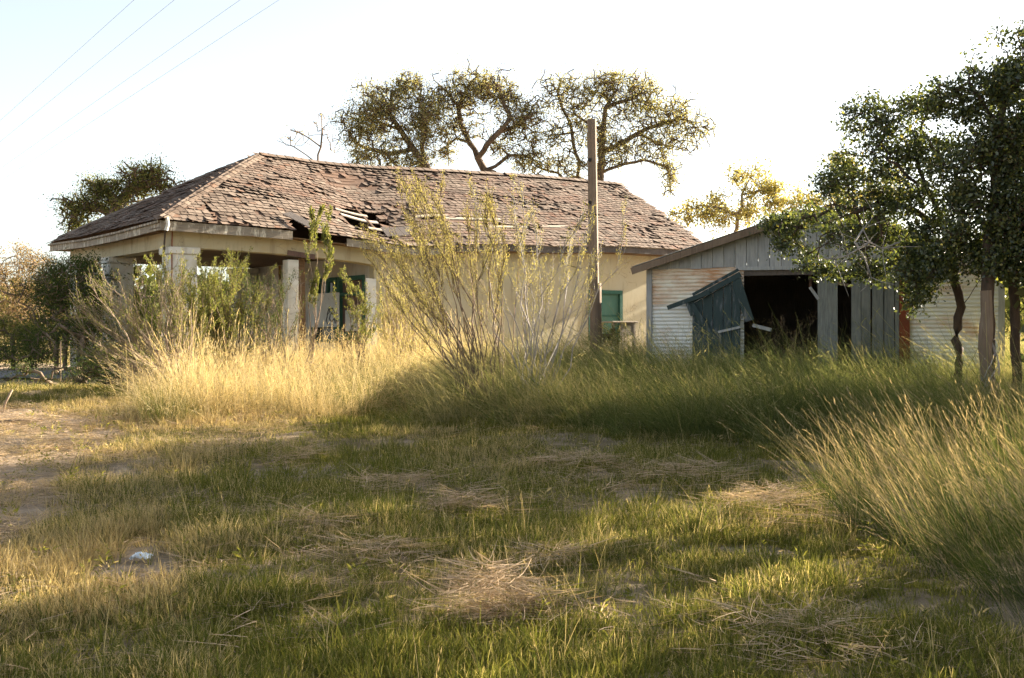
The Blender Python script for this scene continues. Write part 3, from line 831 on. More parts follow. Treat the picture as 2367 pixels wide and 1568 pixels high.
b = MB(); b.beam((OL - 0.1, -0.04, SE - 0.045), (OR + 0.1, -0.04, SE - 0.06), 0.05, 0.06); b.build("header_board", M["grey_wood"], shed)
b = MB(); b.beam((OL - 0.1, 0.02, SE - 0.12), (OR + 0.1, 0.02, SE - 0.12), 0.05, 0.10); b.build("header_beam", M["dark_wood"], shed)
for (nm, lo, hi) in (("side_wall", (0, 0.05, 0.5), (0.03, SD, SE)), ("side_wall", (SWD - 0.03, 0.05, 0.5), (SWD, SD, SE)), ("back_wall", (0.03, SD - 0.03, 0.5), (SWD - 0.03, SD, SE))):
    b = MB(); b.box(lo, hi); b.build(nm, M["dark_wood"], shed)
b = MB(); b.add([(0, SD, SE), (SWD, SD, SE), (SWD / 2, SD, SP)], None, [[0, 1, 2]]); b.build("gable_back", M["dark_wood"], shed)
# hanging bits and junk within the doorway
for (pa_, pb_) in (((1873, 0), (0, 0)),):
    pass
for px_ in (1873, 1893):
    x, z = sp(px_, 628, -0.5); x2, z2 = sp(px_ + 1, 670, -0.5)
    b = MB(); b.beam((x, 0.5, SE - 0.03), (x2, 0.5, z2), 0.05, 0.02, (0, 1, 0)); b.build("hanging_slat", M["brown_door"], shed)
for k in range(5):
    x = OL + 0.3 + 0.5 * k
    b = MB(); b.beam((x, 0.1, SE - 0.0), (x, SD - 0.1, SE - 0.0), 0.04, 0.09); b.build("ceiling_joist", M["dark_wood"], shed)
# left leaf of the doors: teal boards, sunk and leaning outwards, its top slanting
def sbox(px0, px1, ztop0, ztop1, off, name, mat, zbot=0.55, th=0.022, parent=shed, lean=0.0):
    x0, _ = sp(px0, 700, off); x1, _ = sp(px1, 700, off); y = -off
    b = MB()
    b.hexa([(x0, y - lean, zbot), (x1, y - lean, zbot), (x1, y - lean + th, zbot), (x0, y - lean + th, zbot)],
           [(x0, y, ztop0), (x1, y, ztop1), (x1, y + th, ztop1), (x0, y + th, ztop0)])
    return b.build(name, mat, parent)
dl_ = empty("door_leaf", (0, 0, 0)); dl_.parent = shed
edges = [1600, 1624, 1648, 1672, 1692, 1712]
for k in range(5):
    t0 = sp(edges[k], 703 - (edges[k] - 1600) * 0.55, 0.14)[1]; t1 = sp(edges[k + 1], 703 - (edges[k + 1] - 1600) * 0.55, 0.14)[1]
    sbox(edges[k] + 0.8, edges[k + 1] - 0.8, t0, t1, 0.14 + 0.006 * (k % 2), "door_board", M["teal_wood"], parent=dl_, lean=0.05)
def sbeam(p, q, off, wd, th, name, mat, parent):
    x0, z0 = sp(*p, off); x1, z1 = sp(*q, off)
    b = MB(); b.beam((x0, -off, z0), (x1, -off, z1), th, wd); return b.build(name, mat, parent)
sbeam((1592, 699), (1712, 634), 0.175, 0.09, 0.035, "door_rail", M["teal_wood"], dl_)
sbeam((1543, 712), (1640, 676), 0.215, 0.075, 0.045, "door_rail", M["teal_wood"], dl_)
sbeam((1598, 703), (1660, 800), 0.19, 0.10, 0.025, "door_brace", M["teal_wood"], dl_)
sbeam((1587, 696), (1601, 730), 0.20, 0.07, 0.03, "door_bracket", M["teal_wood"], dl_)
sbeam((1700, 640), (1733, 742), 0.17, 0.155, 0.025, "loose_board", M["teal_wood"], dl_)
sbeam((1660, 768), (1712, 756), 0.19, 0.04, 0.02, "door_patch", M["grey_wood"], dl_)
for k in range(4):
    p = 1615 + 26 * k
    sbeam((p - 14, 690 - (p - 1600) * 0.55), (p + 14, 690 - (p + 28 - 1600) * 0.55), 0.165, 0.05, 0.02, "door_shim", M["teal_wood"], dl_)
# fallen rail at the foot of the doorway
sbeam((1740, 752), (1783, 763), 0.10, 0.06, 0.06, "fallen_rail", M["grey_wood"], shed)
# right leaf: grey boards with a gap, then a rusty strip
edges = [(1890, 1936, 639), (1968, 1990, 640), (1991, 2012, 636), (2016, 2042, 628), (2044, 2067, 628), (2069, 2078, 630)]
for k, (a, c, t) in enumerate(edges):
    z = sp(a, t, 0.03)[1]
    sbox(a, c, z, z + 0.01 - 0.02 * (k % 2), 0.035 + 0.006 * (k % 3), "door_board", M["door_grey"])
z = sp(2080, 630, 0.05)[1]
sbox(2079, 2103, z, z, 0.06, "rusty_strip", M["rust"])
sbeam((1936, 655), (1970, 662), 0.02, 0.05, 0.02, "door_crosspiece", M["pole"], shed)
sbeam((1872, 664), (1892, 692), 0.03, 0.05, 0.02, "door_crosspiece", M["grey_wood"], shed)

# ------------------------------------------------------------------ pole
PY = 24.0
px_ = (1374 - CX) / F * PY
pg = float(ground(px_, PY))
pole = tag(empty("utility_pole", (px_, PY, pg)), "tall bare weathered wooden pole standing in the grass between house and shed", "pole")
def zpx(py): return EYE + (CY - py) / F * PY - pg
b = MB(); n = 14
zs = np.linspace(-0.3, zpx(655), n); P = np.stack([0.055 - 0.0 * zs, 0 * zs, zs], 1)
P[:, 0] = np.interp(zs, [0, 4], [0.03, 0.015]); b.tube(P, np.interp(zs, [-0.3, 2.5], [0.118, 0.108]), 14); b.build("pole_stub", M["pole"], pole, True)
zs = np.linspace(zpx(668), zpx(277), 24)
P = np.stack([np.interp(zs, [zs[0], zs[-1]], [-0.008, -0.055]), 0 * zs - 0.03, zs], 1)
b = MB(); b.tube(P, np.interp(zs, [zs[0], zs[-1]], [0.098, 0.088]), 8); o = b.build("pole_shaft", M["pole"], pole)
for (a, c) in ((1362, 372), (1362, 470), (1375, 500)):
    b = MB(); x = (a - CX) / F * PY - px_; b.box((x - 0.025, -0.135, zpx(c) - 0.03), (x + 0.025, -0.10, zpx(c) + 0.03)); b.build("bolt_hole", M["black"], pole)
b = MB(); b.box((-0.10, -0.14, zpx(705)), (-0.07, -0.11, zpx(702))); b.build("tag_nail", M["board"], pole)

# ------------------------------------------------------------------ low table by the window
tp = px3(1428, 743, 26.6)
table = tag(empty("table", (tp[0], tp[1], float(ground(tp[0], tp[1]))), HA), "low pale table standing in the weeds below the green window", "table")
zt = tp[2] - float(ground(tp[0], tp[1]))
b = MB(); b.box((-0.36, -0.25, zt - 0.035), (0.36, 0.25, zt)); bevel(b.build("tabletop", M["plank_pale"], table), 0.008)
for sx in (-1, 1):
    for sy in (-1, 1):
        b = MB(); b.box((sx * 0.29 - 0.025, sy * 0.19 - 0.025, 0), (sx * 0.29 + 0.025, sy * 0.19 + 0.025, zt - 0.035)); b.build("leg", M["plank_pale"], table)
b = MB(); b.box((-0.1, -0.21, zt - 0.30), (0.28, -0.19, zt - 0.037)); b.build("apron", M["plank_pale"], table)

# ------------------------------------------------------------------ overhead wires
wdir = np.array([-560 - CX, F]) / np.hypot(560 + CX, F)
for k, (px_, lab) in enumerate(((310, "thin overhead wire, farthest from the house of the four crossing the sky"),
                               (403, "thin overhead wire, second farthest from the house roof of the four"),
                               (555, "thin overhead wire, second nearest to the house roof of the four"),
                               (645, "thin overhead wire, nearest to the house roof of the four"))):
    Yw = 7.4 * F / 784.0
    p0 = np.array([(px_ - CX) / F * Yw, Yw])
    s_ = np.linspace(-55, 260, 64); 
    P = np.stack([p0[0] + wdir[0] * s_, p0[1] + wdir[1] * s_, 0 * s_ + EYE + 7.4], 1)
    b = MB(); b.tube(P, 0.0045, 5); tag(b.build("power_line", M["wire"]), lab, "wire", "overhead wires")

# ------------------------------------------------------------------ plants
def leaves_at(P, size, rg, D=None, aspect=0.45, align=0.0, up=0.0):
    """one folded leaf at each point; D: direction to lie along"""
    n = len(P)
    d = rg.normal(size=(n, 3)); d[:, 2] += up
    d /= np.linalg.norm(d, axis=1)[:, None]
    if D is not None:
        d = d * (1 - align) + D * align; d /= np.linalg.norm(d, axis=1)[:, None] + 1e-9
    s = np.cross(d, rg.normal(size=(n, 3))); s /= np.linalg.norm(s, axis=1)[:, None] + 1e-9
    L = (size * rg.uniform(0.6, 1.3, n))[:, None]
    W = L * aspect * 0.5
    V = np.stack([P, P + d * L * 0.45 + s * W, P + d * L, P + d * L * 0.45 - s * W], 1).reshape(-1, 3)
    return V, np.arange(4 * n).reshape(-1, 4), np.repeat(np.clip(rg.normal(0.5, 0.24, n), 0, 1), 4)

def grow(limbs, A, seg, rg, bend=0.18, up=0.0, reach=1.0):
    """limbs: polylines of points (first is the trunk). A: points the twigs reach for. Returns positions and parents"""
    cap = 400 + len(A) * 14
    pos = np.zeros((cap, 3)); par = np.full(cap, -1, int); n = 0
    for L in limbs:
        L = np.asarray(L, float)
        if n == 0: prev = -1
        else: prev = int(np.argmin(((pos[:n] - L[0]) ** 2).sum(1)))
        for a, c in zip(L[:-1], L[1:]):
            m = max(1, int(np.linalg.norm(c - a) / seg))
            for k in range(m if prev >= 0 else m + 1):
                t = (k + 1) / m if prev >= 0 else k / m
                p = a + (c - a) * t + (rg.normal(0, seg * 0.10, 3) if 0 < t < 1 else 0)
                if n >= cap - 1: break
                pos[n] = p; par[n] = prev; prev = n; n += 1
    base = n
    d0 = np.array([((pos[:n] - a) ** 2).sum(1).min() for a in A])
    for q in np.argsort(d0 + rg.random(len(A)) * 0.2):
        a = A[q]
        j = int(np.argmin(((pos[:n] - a) ** 2).sum(1)))
        p = pos[j].copy(); L = np.linalg.norm(a - p)
        m = max(1, int(math.ceil(L / seg)))
        if n + m >= cap: break
        off = rg.normal(0, bend * L, 3); off[2] += up * L
        prev = j
        for k in range(1, m + 1):
            t = k / m
            pos[n] = p + (a - p) * t + off * (4 * t * (1 - t)) * 0.5 + (rg.normal(0, seg * 0.10, 3) if k < m else 0)
            par[n] = prev; prev = n; n += 1
    return pos[:n], par[:n], base

def radii(par, rtip, rroot, p=0.5, wmin=1.0):
    n = len(par); w_ = np.zeros(n); has = np.zeros(n, bool); has[par[par >= 0]] = True
    w_[~has] = 1
    for k in range(n - 1, -1, -1):
        if par[k] >= 0: w_[par[k]] += w_[k]
    wr = w_.max()
    return rtip + (rroot - rtip) * (w_ / wr) ** p, w_, ~has

def wood_mesh(pos, par, r, w_, k_big=7):
    n = len(pos); ch = [[] for _ in range(n)]
    for k in range(n):
        if par[k] >= 0: ch[par[k]].append(k)
    mb = MB(); stack = [(k, None) for k in range(n) if par[k] < 0]
    while stack:
        s, p0 = stack.pop()
        chain = [s]
        while ch[chain[-1]]:
            c = sorted(ch[chain[-1]], key=lambda q: -w_[q])
            for q in c[1:]: stack.append((q, chain[-1]))
            chain.append(c[0])
        P = pos[chain]; R = r[chain].copy()
        if p0 is not None:
            P = np.concatenate([pos[p0][None], P]); R = np.concatenate([[min(r[p0], R[0] * 1.25)], R])
        if len(P) < 2: continue
        mx = R.max()
        mb.tube(P, R, k_big if mx > 0.05 else (5 if mx > 0.02 else 3), cap=False, r=0.5)
    return mb

def tree(name, label, cat, limbs, A, seg, rr, rg, leaf, leafmat, barkmat, nleaf, spread, rtip=0.006, group=None, moss=0, bend=0.18, up=0.0, crown="foliage", aspect=0.45, pw=0.5, leafup=0.0, extra=None, depth=0):
    pos, par, base = grow(limbs, A, seg, rg, bend, up)
    r, w_, tips = radii(par, rtip, rr, pw)
    b = np.asarray(limbs[0][0], float)
    t = tag(empty(name, b), label, cat, group)
    o = wood_mesh(pos - b, par, r, w_).build("branches" if rr < 0.05 else "trunk", barkmat, t, True)
    tip = np.where(tips)[0]
    src = [tip]
    cur = tip
    for _ in range(depth):
        cur = par[cur]; cur = cur[cur >= base]; src.append(cur)
    src = np.concatenate(src)
    P = np.repeat(pos[src], nleaf, 0) + rg.normal(0, spread, (len(src) * nleaf, 3)) * np.array([1, 1, 0.8])
    Vv, Qq, at_ = leaves_at(P - b, leaf, rg, aspect=aspect, up=leafup)
    obj(crown, npmesh(crown, Vv, Qq, None, {"rnd": at_}), leafmat, t)
    if moss:
        cand = np.where((r > 0.02) & (r < 0.13))[0]
        cand = rg.choice(cand, min(moss, len(cand)), replace=False)
        n_ = 26
        P = np.repeat(pos[cand], n_, 0) + rg.normal(0, 0.075, (len(cand) * n_, 3))
        Vv, Qq, at_ = leaves_at(P - b, 0.13, rg, aspect=0.25)
        obj("ball_moss", npmesh("ball_moss", Vv, Qq, None, {"rnd": at_}), M["moss"], t)["kind"] = "stuff"
    return t

def blob(c, rad, n, rg, shell=0.55):
    """points through an ellipsoid, thicker towards its outside"""
    d = rg.normal(size=(n, 3)); d /= np.linalg.norm(d, axis=1)[:, None]
    return np.asarray(c) + d * (shell + (1 - shell) * rg.random(n)[:, None]) ** 0.7 * np.asarray(rad)
def lim(Y0, pts, rg, amp=0.8):
    """limb traced at distance Y0, wandering a little in depth"""
    yy = Y0 + np.cumsum(rg.normal(0, amp / max(1, len(pts)), len(pts)))
    yy[0] = Y0
    return [px3(p[0], p[1], y) for p, y in zip(pts, yy)]
def pblob(px, py, rx, ry, Y0, n, rg, dep=1.0, shell=0.5, sg=0.17):
    k = Y0 / F; R = np.array((rx * k, max(rx, ry) * k * dep, ry * k))
    if n < 40: return blob(px3(px, py, Y0), R, n, rg, shell)
    m = max(4, n // 11)
    cen = blob(px3(px, py, Y0), R, m, rg, shell)
    wt = rg.uniform(0.3, 1.7, m); c = cen[rg.choice(m, n, p=wt / wt.sum())]
    return c + rg.normal(0, 1, (n, 3)) * np.minimum(R, 1.5 * R.min()) * sg

# --- oaks behind the house
rg = np.random.default_rng(21)
OY = 50.0
def oak(label, Y0, limbs, blobs, rr, seed, nleaf=14, moss=160, leafmat=None, seg=0.32):
    r_ = np.random.default_rng(seed)
    L = [lim(Y0, l, r_) for l in limbs]
    g_ = L[0][0].copy(); g_[2] = float(ground(g_[0], g_[1])) - 0.2
    L[0] = [g_] + L[0]
    A = np.concatenate([pblob(b[0], b[1], b[2] * 1.18, b[3] * 1.2, Y0, int(b[4] * 2.5), r_, 0.9, 0.1, 0.27) for b in blobs])
    return tree("oak_tree", label, "tree", L, A, seg, rr, r_, 0.078, leafmat or M["oak_leaf"], M["oak_bark"], nleaf, 0.20, 0.014, "oaks behind the house", moss, 0.24, 0.02, aspect=0.5, pw=0.5, depth=1)
oak("spreading oak behind the roof, the one with the thickest leaf on its low outer side", 50.0,
    [[(1000, 425), (985, 385), (955, 345), (925, 300), (900, 262), (905, 215)], [(955, 345), (905, 355), (850, 345), (815, 320)], [(925, 300), (880, 285), (845, 262)],
     [(985, 385), (975, 340), (985, 300), (975, 250)], [(985, 385), (930, 395), (880, 390)]],
    [(885, 245, 60, 50, 120), (935, 205, 40, 28, 60), (840, 300, 52, 50, 100), (925, 300, 60, 60, 90), (870, 365, 60, 30, 70), (965, 265, 40, 50, 60), (985, 330, 28, 40, 30), (1000, 270, 30, 50, 45), (960, 370, 50, 26, 40)], 0.17, 31, nleaf=22)
oak("twisted oak behind the roof with an open fork showing sky under its limbs", 51.0,
    [[(1140, 420), (1120, 395), (1105, 365), (1085, 330), (1065, 290), (1060, 245), (1080, 205), (1100, 180)],
     [(1105, 365), (1125, 335), (1155, 305), (1180, 275), (1160, 225), (1155, 200)],
     [(1060, 245), (1035, 215), (1020, 200)], [(1155, 305), (1200, 290), (1220, 270)], [(1120, 395), (1145, 385), (1175, 360), (1215, 362), (1240, 375)],
     [(1085, 330), (1055, 320), (1035, 335), (1015, 350)]],
    [(1110, 195, 55, 30, 90), (1040, 225, 42, 38, 80), (1165, 225, 42, 38, 80), (1090, 270, 60, 45, 70), (1195, 275, 38, 32, 50), (1140, 320, 40, 25, 30), (1215, 365, 34, 20, 45), (1225, 300, 30, 50, 50), (1240, 250, 24, 30, 24), (1045, 325, 35, 35, 40)], 0.17, 32, nleaf=17)
oak("broad oak behind the bare pole, its long limbs drooping down towards the shed", 52.0,
    [[(1385, 440), (1388, 400), (1390, 350), (1395, 300), (1400, 250), (1420, 215)], [(1390, 350), (1430, 335), (1475, 310), (1520, 290), (1570, 275), (1610, 285)],
     [(1395, 300), (1360, 285), (1330, 265), (1300, 250)], [(1400, 250), (1440, 235), (1480, 215)], [(1388, 400), (1440, 380), (1490, 370), (1540, 385), (1560, 420)],
     [(1320, 440), (1335, 410), (1340, 375), (1325, 330), (1320, 290), (1300, 250), (1290, 220)], [(1320, 430), (1290, 400), (1265, 395), (1240, 385)], [(1475, 310), (1530, 335), (1580, 345)]],
    [(1310, 215, 55, 35, 100), (1400, 205, 50, 28, 90), (1480, 215, 50, 40, 100), (1340, 275, 60, 45, 90), (1440, 275, 60, 45, 90), (1560, 270, 55, 40, 110), (1610, 300, 32, 40, 50),
     (1500, 335, 60, 40, 80), (1555, 405, 28, 40, 45), (1430, 360, 50, 32, 50), (1270, 385, 45, 28, 50), (1290, 320, 35, 35, 40), (1380, 330, 70, 30, 60), (1350, 390, 60, 26, 40)], 0.19, 33, nleaf=17)
# oak at the left behind the hip
oak("rounded oak standing behind the left end of the roof", 46.0,
    [[(255, 540), (262, 500), (275, 470), (300, 440), (320, 410)], [(262, 500), (225, 480), (190, 480), (165, 495)], [(275, 470), (245, 440), (230, 420)], [(300, 440), (345, 425), (385, 415)]],
    [(320, 415, 50, 36, 110), (230, 435, 38, 28, 70), (185, 480, 45, 30, 80), (380, 425, 38, 28, 60), (290, 465, 60, 30, 80), (160, 520, 30, 28, 30)], 0.28, 34, nleaf=20, moss=20, leafmat=M["oak_leaf_green"])

# --- thin trees and the yellow-leaved trees behind the shed
def thin_tree(label, Y0, limbs, blobs, seed, leafmat, nleaf, leaf, rr, bark_=None, name="small_tree", spread=0.15, group="small trees behind the buildings", depth=0):
    r_ = np.random.default_rng(seed); L = [lim(Y0, l, r_, 0.4) for l in limbs]
    g_ = L[0][0].copy(); g_[2] = float(ground(g_[0], g_[1])) - 0.1; L[0] = [g_] + L[0]
    A = np.concatenate([pblob(*b[:4], Y0, b[4], r_, 0.9, 0.3) for b in blobs])
    return tree(name, label, "tree", L, A, 0.3, rr, r_, leaf, leafmat, bark_ or M["grey_twig"], nleaf, spread, 0.006, group, 0, 0.15, 0.05, aspect=0.5, depth=depth)
thin_tree("almost bare thin tree rising behind the roof ridge beside the oaks", 40, [[(735, 380), (742, 340), (745, 300), (742, 262)], [(742, 340), (715, 320), (690, 305)], [(735, 370), (680, 340), (640, 325)]],
          [(742, 290, 25, 40, 30), (690, 320, 45, 28, 34), (770, 330, 20, 30, 16)], 41, M["yellow_leaf"], 2, 0.07, 0.035, M["brown_twig"])
thin_tree("yellow leaved tree between the house gable and the shed roof", 38, [[(1700, 560), (1705, 500), (1715, 450), (1735, 410)], [(1705, 500), (1660, 480), (1620, 475)], [(1715, 450), (1760, 440), (1790, 450)]],
          [(1735, 425, 55, 42, 120), (1640, 480, 60, 36, 110), (1700, 495, 70, 40, 120), (1790, 460, 55, 40, 110), (1580, 500, 40, 30, 50)], 42, M["yellow_leaf"], 14, 0.10, 0.06, M["brown_twig"], depth=1)
thin_tree("yellow green tree rising behind the shed peak into the dark tree", 36, [[(1860, 560), (1862, 500), (1870, 455)], [(1862, 500), (1835, 480)], [(1862, 500), (1930, 470), (1990, 450)]],
          [(1865, 460, 34, 30, 60), (1830, 500, 34, 25, 40), (1940, 470, 60, 40, 90), (2050, 440, 70, 50, 90), (1960, 400, 50, 40, 50)], 43, M["yellow_leaf"], 12, 0.10, 0.06, M["brown_twig"], depth=1)

# --- big dark tree at the right, several trunks
RY = 17.5
r_ = np.random.default_rng(51)
def gpt(px, Y0):
    x = (px - CX) / F * Y0; return np.array([x, Y0, float(ground(x, Y0)) - 0.15])
def rtree(label, Y0, trunk, limbs, blobs, seed, rr, nleaf=15, leaf=0.062):
    q_ = np.random.default_rng(seed)
    T_ = [gpt(trunk[0][0], Y0)] + lim(Y0, trunk[1:], q_, 0.3)
    L = [T_] + [lim(Y0, l, q_, 0.6) for l in limbs]
    A = np.concatenate([pblob(*b[:4], Y0 + (b[5] if len(b) > 5 else 0), b[4], q_, 0.8, 0.35) for b in blobs])
    return tree("dark_tree", label, "tree", L, A, 0.16, rr, q_, leaf, M["dark_leaf"], M["dark_bark"], nleaf, 0.085, 0.0045, "dark trees beside the shed", 0, 0.2, 0.0, aspect=0.55, depth=1)
rtree("dark leafy tree by the shed whose branches droop over the doorway", 18.0, [(2218, 860), (2214, 760), (2222, 710), (2206, 650), (2204, 590), (2180, 520), (2150, 450), (2120, 380)],
      [[(2222, 710), (2250, 670), (2270, 640)], [(2180, 520), (2100, 480), (2030, 470), (1950, 500), (1880, 520)], [(2150, 450), (2090, 400), (2030, 350)], [(2120, 380), (2130, 300), (2140, 240)],
       [(2204, 590), (2120, 570), (2040, 560), (1960, 570), (1900, 560)]],
      [(2000, 300, 80, 50, 120), (2080, 250, 80, 60, 130), (2050, 380, 110, 60, 200), (1960, 440, 90, 55, 210, 0.4), (1900, 520, 110, 36, 210, 1.2), (2000, 560, 110, 55, 220, 0.6), (2120, 480, 100, 70, 220),
       (2110, 600, 100, 45, 150, -0.3), (2150, 340, 70, 70, 150), (1800, 525, 60, 24, 120, 1.6), (2130, 670, 40, 45, 60, -0.4), (1920, 615, 70, 24, 50, 0.8), (2220, 560, 70, 60, 110), (2170, 610, 80, 40, 150, -0.4), (2060, 620, 60, 30, 60, 0.2), (1840, 560, 60, 28, 70, 1.2), (1990, 630, 70, 24, 70, 0.5), (2140, 640, 60, 40, 90, -0.6)], 52, 0.065)
rtree("dark leafy tree at the picture's edge reaching highest above the shed", 17.0, [(2290, 860), (2282, 720), (2284, 640), (2290, 540), (2300, 420), (2310, 300), (2330, 200)],
      [[(2290, 540), (2240, 470), (2200, 400), (2190, 320)], [(2300, 420), (2350, 360), (2400, 300)], [(2310, 300), (2270, 240), (2240, 190)], [(2290, 540), (2350, 520), (2420, 500)]],
      [(2200, 240, 70, 60, 140), (2290, 190, 70, 70, 170), (2360, 120, 60, 70, 140), (2300, 320, 90, 80, 260), (2230, 400, 90, 80, 240), (2330, 450, 90, 80, 260), (2260, 520, 90, 70, 220), (2360, 560, 80, 60, 170),
       (2420, 300, 80, 140, 240), (2420, 500, 80, 90, 140), (2300, 600, 80, 45, 130), (2370, 620, 60, 50, 90)], 53, 0.09)
rtree("dark slender tree standing right beside the old fence post", 17.6, [(2352, 850), (2346, 740), (2342, 650), (2350, 560), (2370, 450)],
      [[(2342, 650), (2370, 600), (2400, 570)], [(2346, 740), (2380, 690)]],
      [(2380, 520, 60, 70, 130), (2420, 420, 70, 80, 120), (2330, 600, 50, 40, 60), (2400, 640, 50, 50, 70)], 54, 0.07)

# bare pale branches hanging over the doorway
r_ = np.random.default_rng(57)
L = [lim(17.6, [(2080, 560), (2040, 575), (2010, 560), (1995, 530), (2020, 500)], r_, 0.2), lim(17.6, [(1995, 530), (1975, 560), (2000, 600), (2010, 640)], r_, 0.2), lim(17.6, [(2010, 560), (1960, 590), (1930, 600)], r_, 0.2)]
# (these belong to the drooping tree)
drp = [o for o in bpy.data.objects if o.get("label", "").startswith("dark leafy tree by the shed")][0]
b = MB()
for l in L:
    P = np.array(l) - np.array(drp.location); b.tube(P, np.linspace(0.016, 0.006, len(P)), 5)
for k in range(26):
    l = np.array(L[k % 3]); p = l[r_.integers(1, len(l))] - np.array(drp.location); d = r_.normal(0, 0.3, 3)
    b.tube([p, p + d * 0.5 + r_.normal(0, 0.03, 3), p + d], [0.006, 0.005, 0.003], 4)
b.build("dead_branch", M["grey_twig"], drp, True)

# shade trees to the right of the view: only their shade reaches the picture
def shade_tree(label, x, y, h, blobs, seed, nleaf):
    q_ = np.random.default_rng(seed); z = float(ground(x, y))
    T_ = [(x, y, z - 0.2), (x + 0.1, y, z + h * 0.3), (x - 0.1, y + 0.2, z + h * 0.65), (x, y, z + h * 0.9)]
    A = np.concatenate([blob((x + bx, y + by, z + bz), (rx, rx, rz_), n, q_, 0.3) for bx, by, bz, rx, rz_, n in blobs])
    return tree("shade_tree", label, "tree", [T_], A, 0.35, 0.12, q_, 0.2, M["dark_leaf"], M["dark_bark"], nleaf, 0.2, 0.008, "trees along the right side", 0, 0.2, 0.0, aspect=0.55)
SHADE = [("leafy tree out of view at the right, next to the shed trees", 9.7, 16.5, 6.0, [(0, 0, 4.4, 1.3, 1.5, 300), (-0.3, 0.2, 2.4, 1.3, 1.4, 260), (0.8, 0.7, 3, 1.2, 1.5, 220)], 61, 20),
         ("leafy tree out of view at the right, low and dense", 8.5, 17.6, 5.6, [(0, 0, 4.0, 1.6, 1.5, 320), (0.2, 0.2, 2.0, 1.5, 1.3, 280), (1.3, -0.2, 3.2, 1.5, 1.6, 260)], 62, 20),
         ("leafy tree out of view at the right, tall and open", 9.8, 13.6, 6.2, [(0, 0.2, 5.3, 1.2, 0.8, 150), (0.3, -1.0, 5.1, 1.1, 0.8, 120), (0.6, 1.2, 4.7, 0.8, 0.6, 60)], 63, 16),
         ("leafy tree out of view at the right, sparse and near the viewer", 9.0, 12.4, 4.6, [(0, 0.6, 3.4, 0.8, 0.5, 16), (-0.6, -0.8, 3.2, 0.7, 0.5, 14)], 64, 8),
         ("low dense tree out of view at the right, beside the big grass clump", 8.3, 10.0, 3.0, [(0, 0, 1.6, 1.25, 1.1, 220), (0.3, 0.2, 2.8, 1.1, 0.7, 140)], 65, 16)]  # unseen tree, put in to darken the lower right of the clump
for s_ in SHADE: shade_tree(*s_)

# --- broom-like shrubs: many whips with fine leaves
def broom(name, label, base, stems, seed, leafmat, twigmat, leaf=0.03, twigs=10, nl=26, group=None, cat="shrub", r0=0.013, plume=0.22, tw=0.45, aspect=0.2, fill=0.35):
    """stems: (end point, sideways bow) from the base"""
    q_ = np.random.default_rng(seed); base = np.asarray(base, float)
    t = tag(empty(name, base), label, cat, group)
    mb = MB(); LP, LD = [], []
    for (e, bow) in stems:
        e = np.asarray(e, float) - base; L = np.linalg.norm(e)
        s0 = q_.normal(0, 0.05, 3) * [1, 1, 0]
        n = 9; tt = np.linspace(0, 1, n)
        side = np.asarray(bow, float)
        P = s0 + e * tt[:, None] + side * (tt * (1 - tt))[:, None] + q_.normal(0, 0.016 * L, (n, 3)) * (tt[:, None] > 0.05)
        mb.tube(P, r0 * (0.6 + 0.4 * L / 3) * (1 - 0.82 * tt), 5, cap=False)
        for k in range(int(twigs * (0.5 + L / 4))):
            f = fill + (1 - fill) * q_.random() ** 0.8
            i0 = min(int(f * (n - 1)), n - 2); a = P[i0] + (P[i0 + 1] - P[i0]) * (f * (n - 1) - i0)
            d = (P[i0 + 1] - P[i0]); d /= np.linalg.norm(d)
            dd = d + q_.normal(0, plume, 3); dd[2] += 0.12; dd /= np.linalg.norm(dd)
            l = tw * q_.uniform(0.4, 1.2) * (1.15 - 0.5 * f)
            tp = np.stack([a, a + dd * l * 0.5 + q_.normal(0, 0.02, 3), a + dd * l + [0, 0, 0.04]])
            mb.tube(tp, [0.0042, 0.003, 0.0018], 3, cap=False)
            m = int(2.4 * nl * q_.uniform(0.5, 1.4) * l / tw)
            u_ = q_.uniform(0.12, 1.05, m)
            LP.append(a + dd * l * u_[:, None] + q_.normal(0, 0.016, (m, 3))); LD.append(np.repeat(dd[None], m, 0))
    mb.build("stems", twigmat, t, True)
    P = np.concatenate(LP); D = np.concatenate(LD)
    Vv, Qq, at_ = leaves_at(P, leaf * 1.15, q_, D, aspect * 1.25, 0.6)
    obj("foliage", npmesh("foliage", Vv, Qq, None, {"rnd": at_}), leafmat, t)
    return t
def fan(px0, px1, py0, py1, Y0, n, q_, dy=0.7, bow=0.35):
    r = []
    for k in range(n):
        u_ = q_.random(); p = px0 + (px1 - px0) * u_; y = Y0 + q_.normal(0, dy)
        r.append((px3(p, q_.uniform(py0, py1), y), (q_.normal(0, bow), q_.normal(0, bow), q_.normal(0.15, 0.15))))
    return r
def gb(px, Y0): 
    x = (px - CX) / F * Y0; return (x, Y0, float(ground(x, Y0)))
q_ = np.random.default_rng(71)
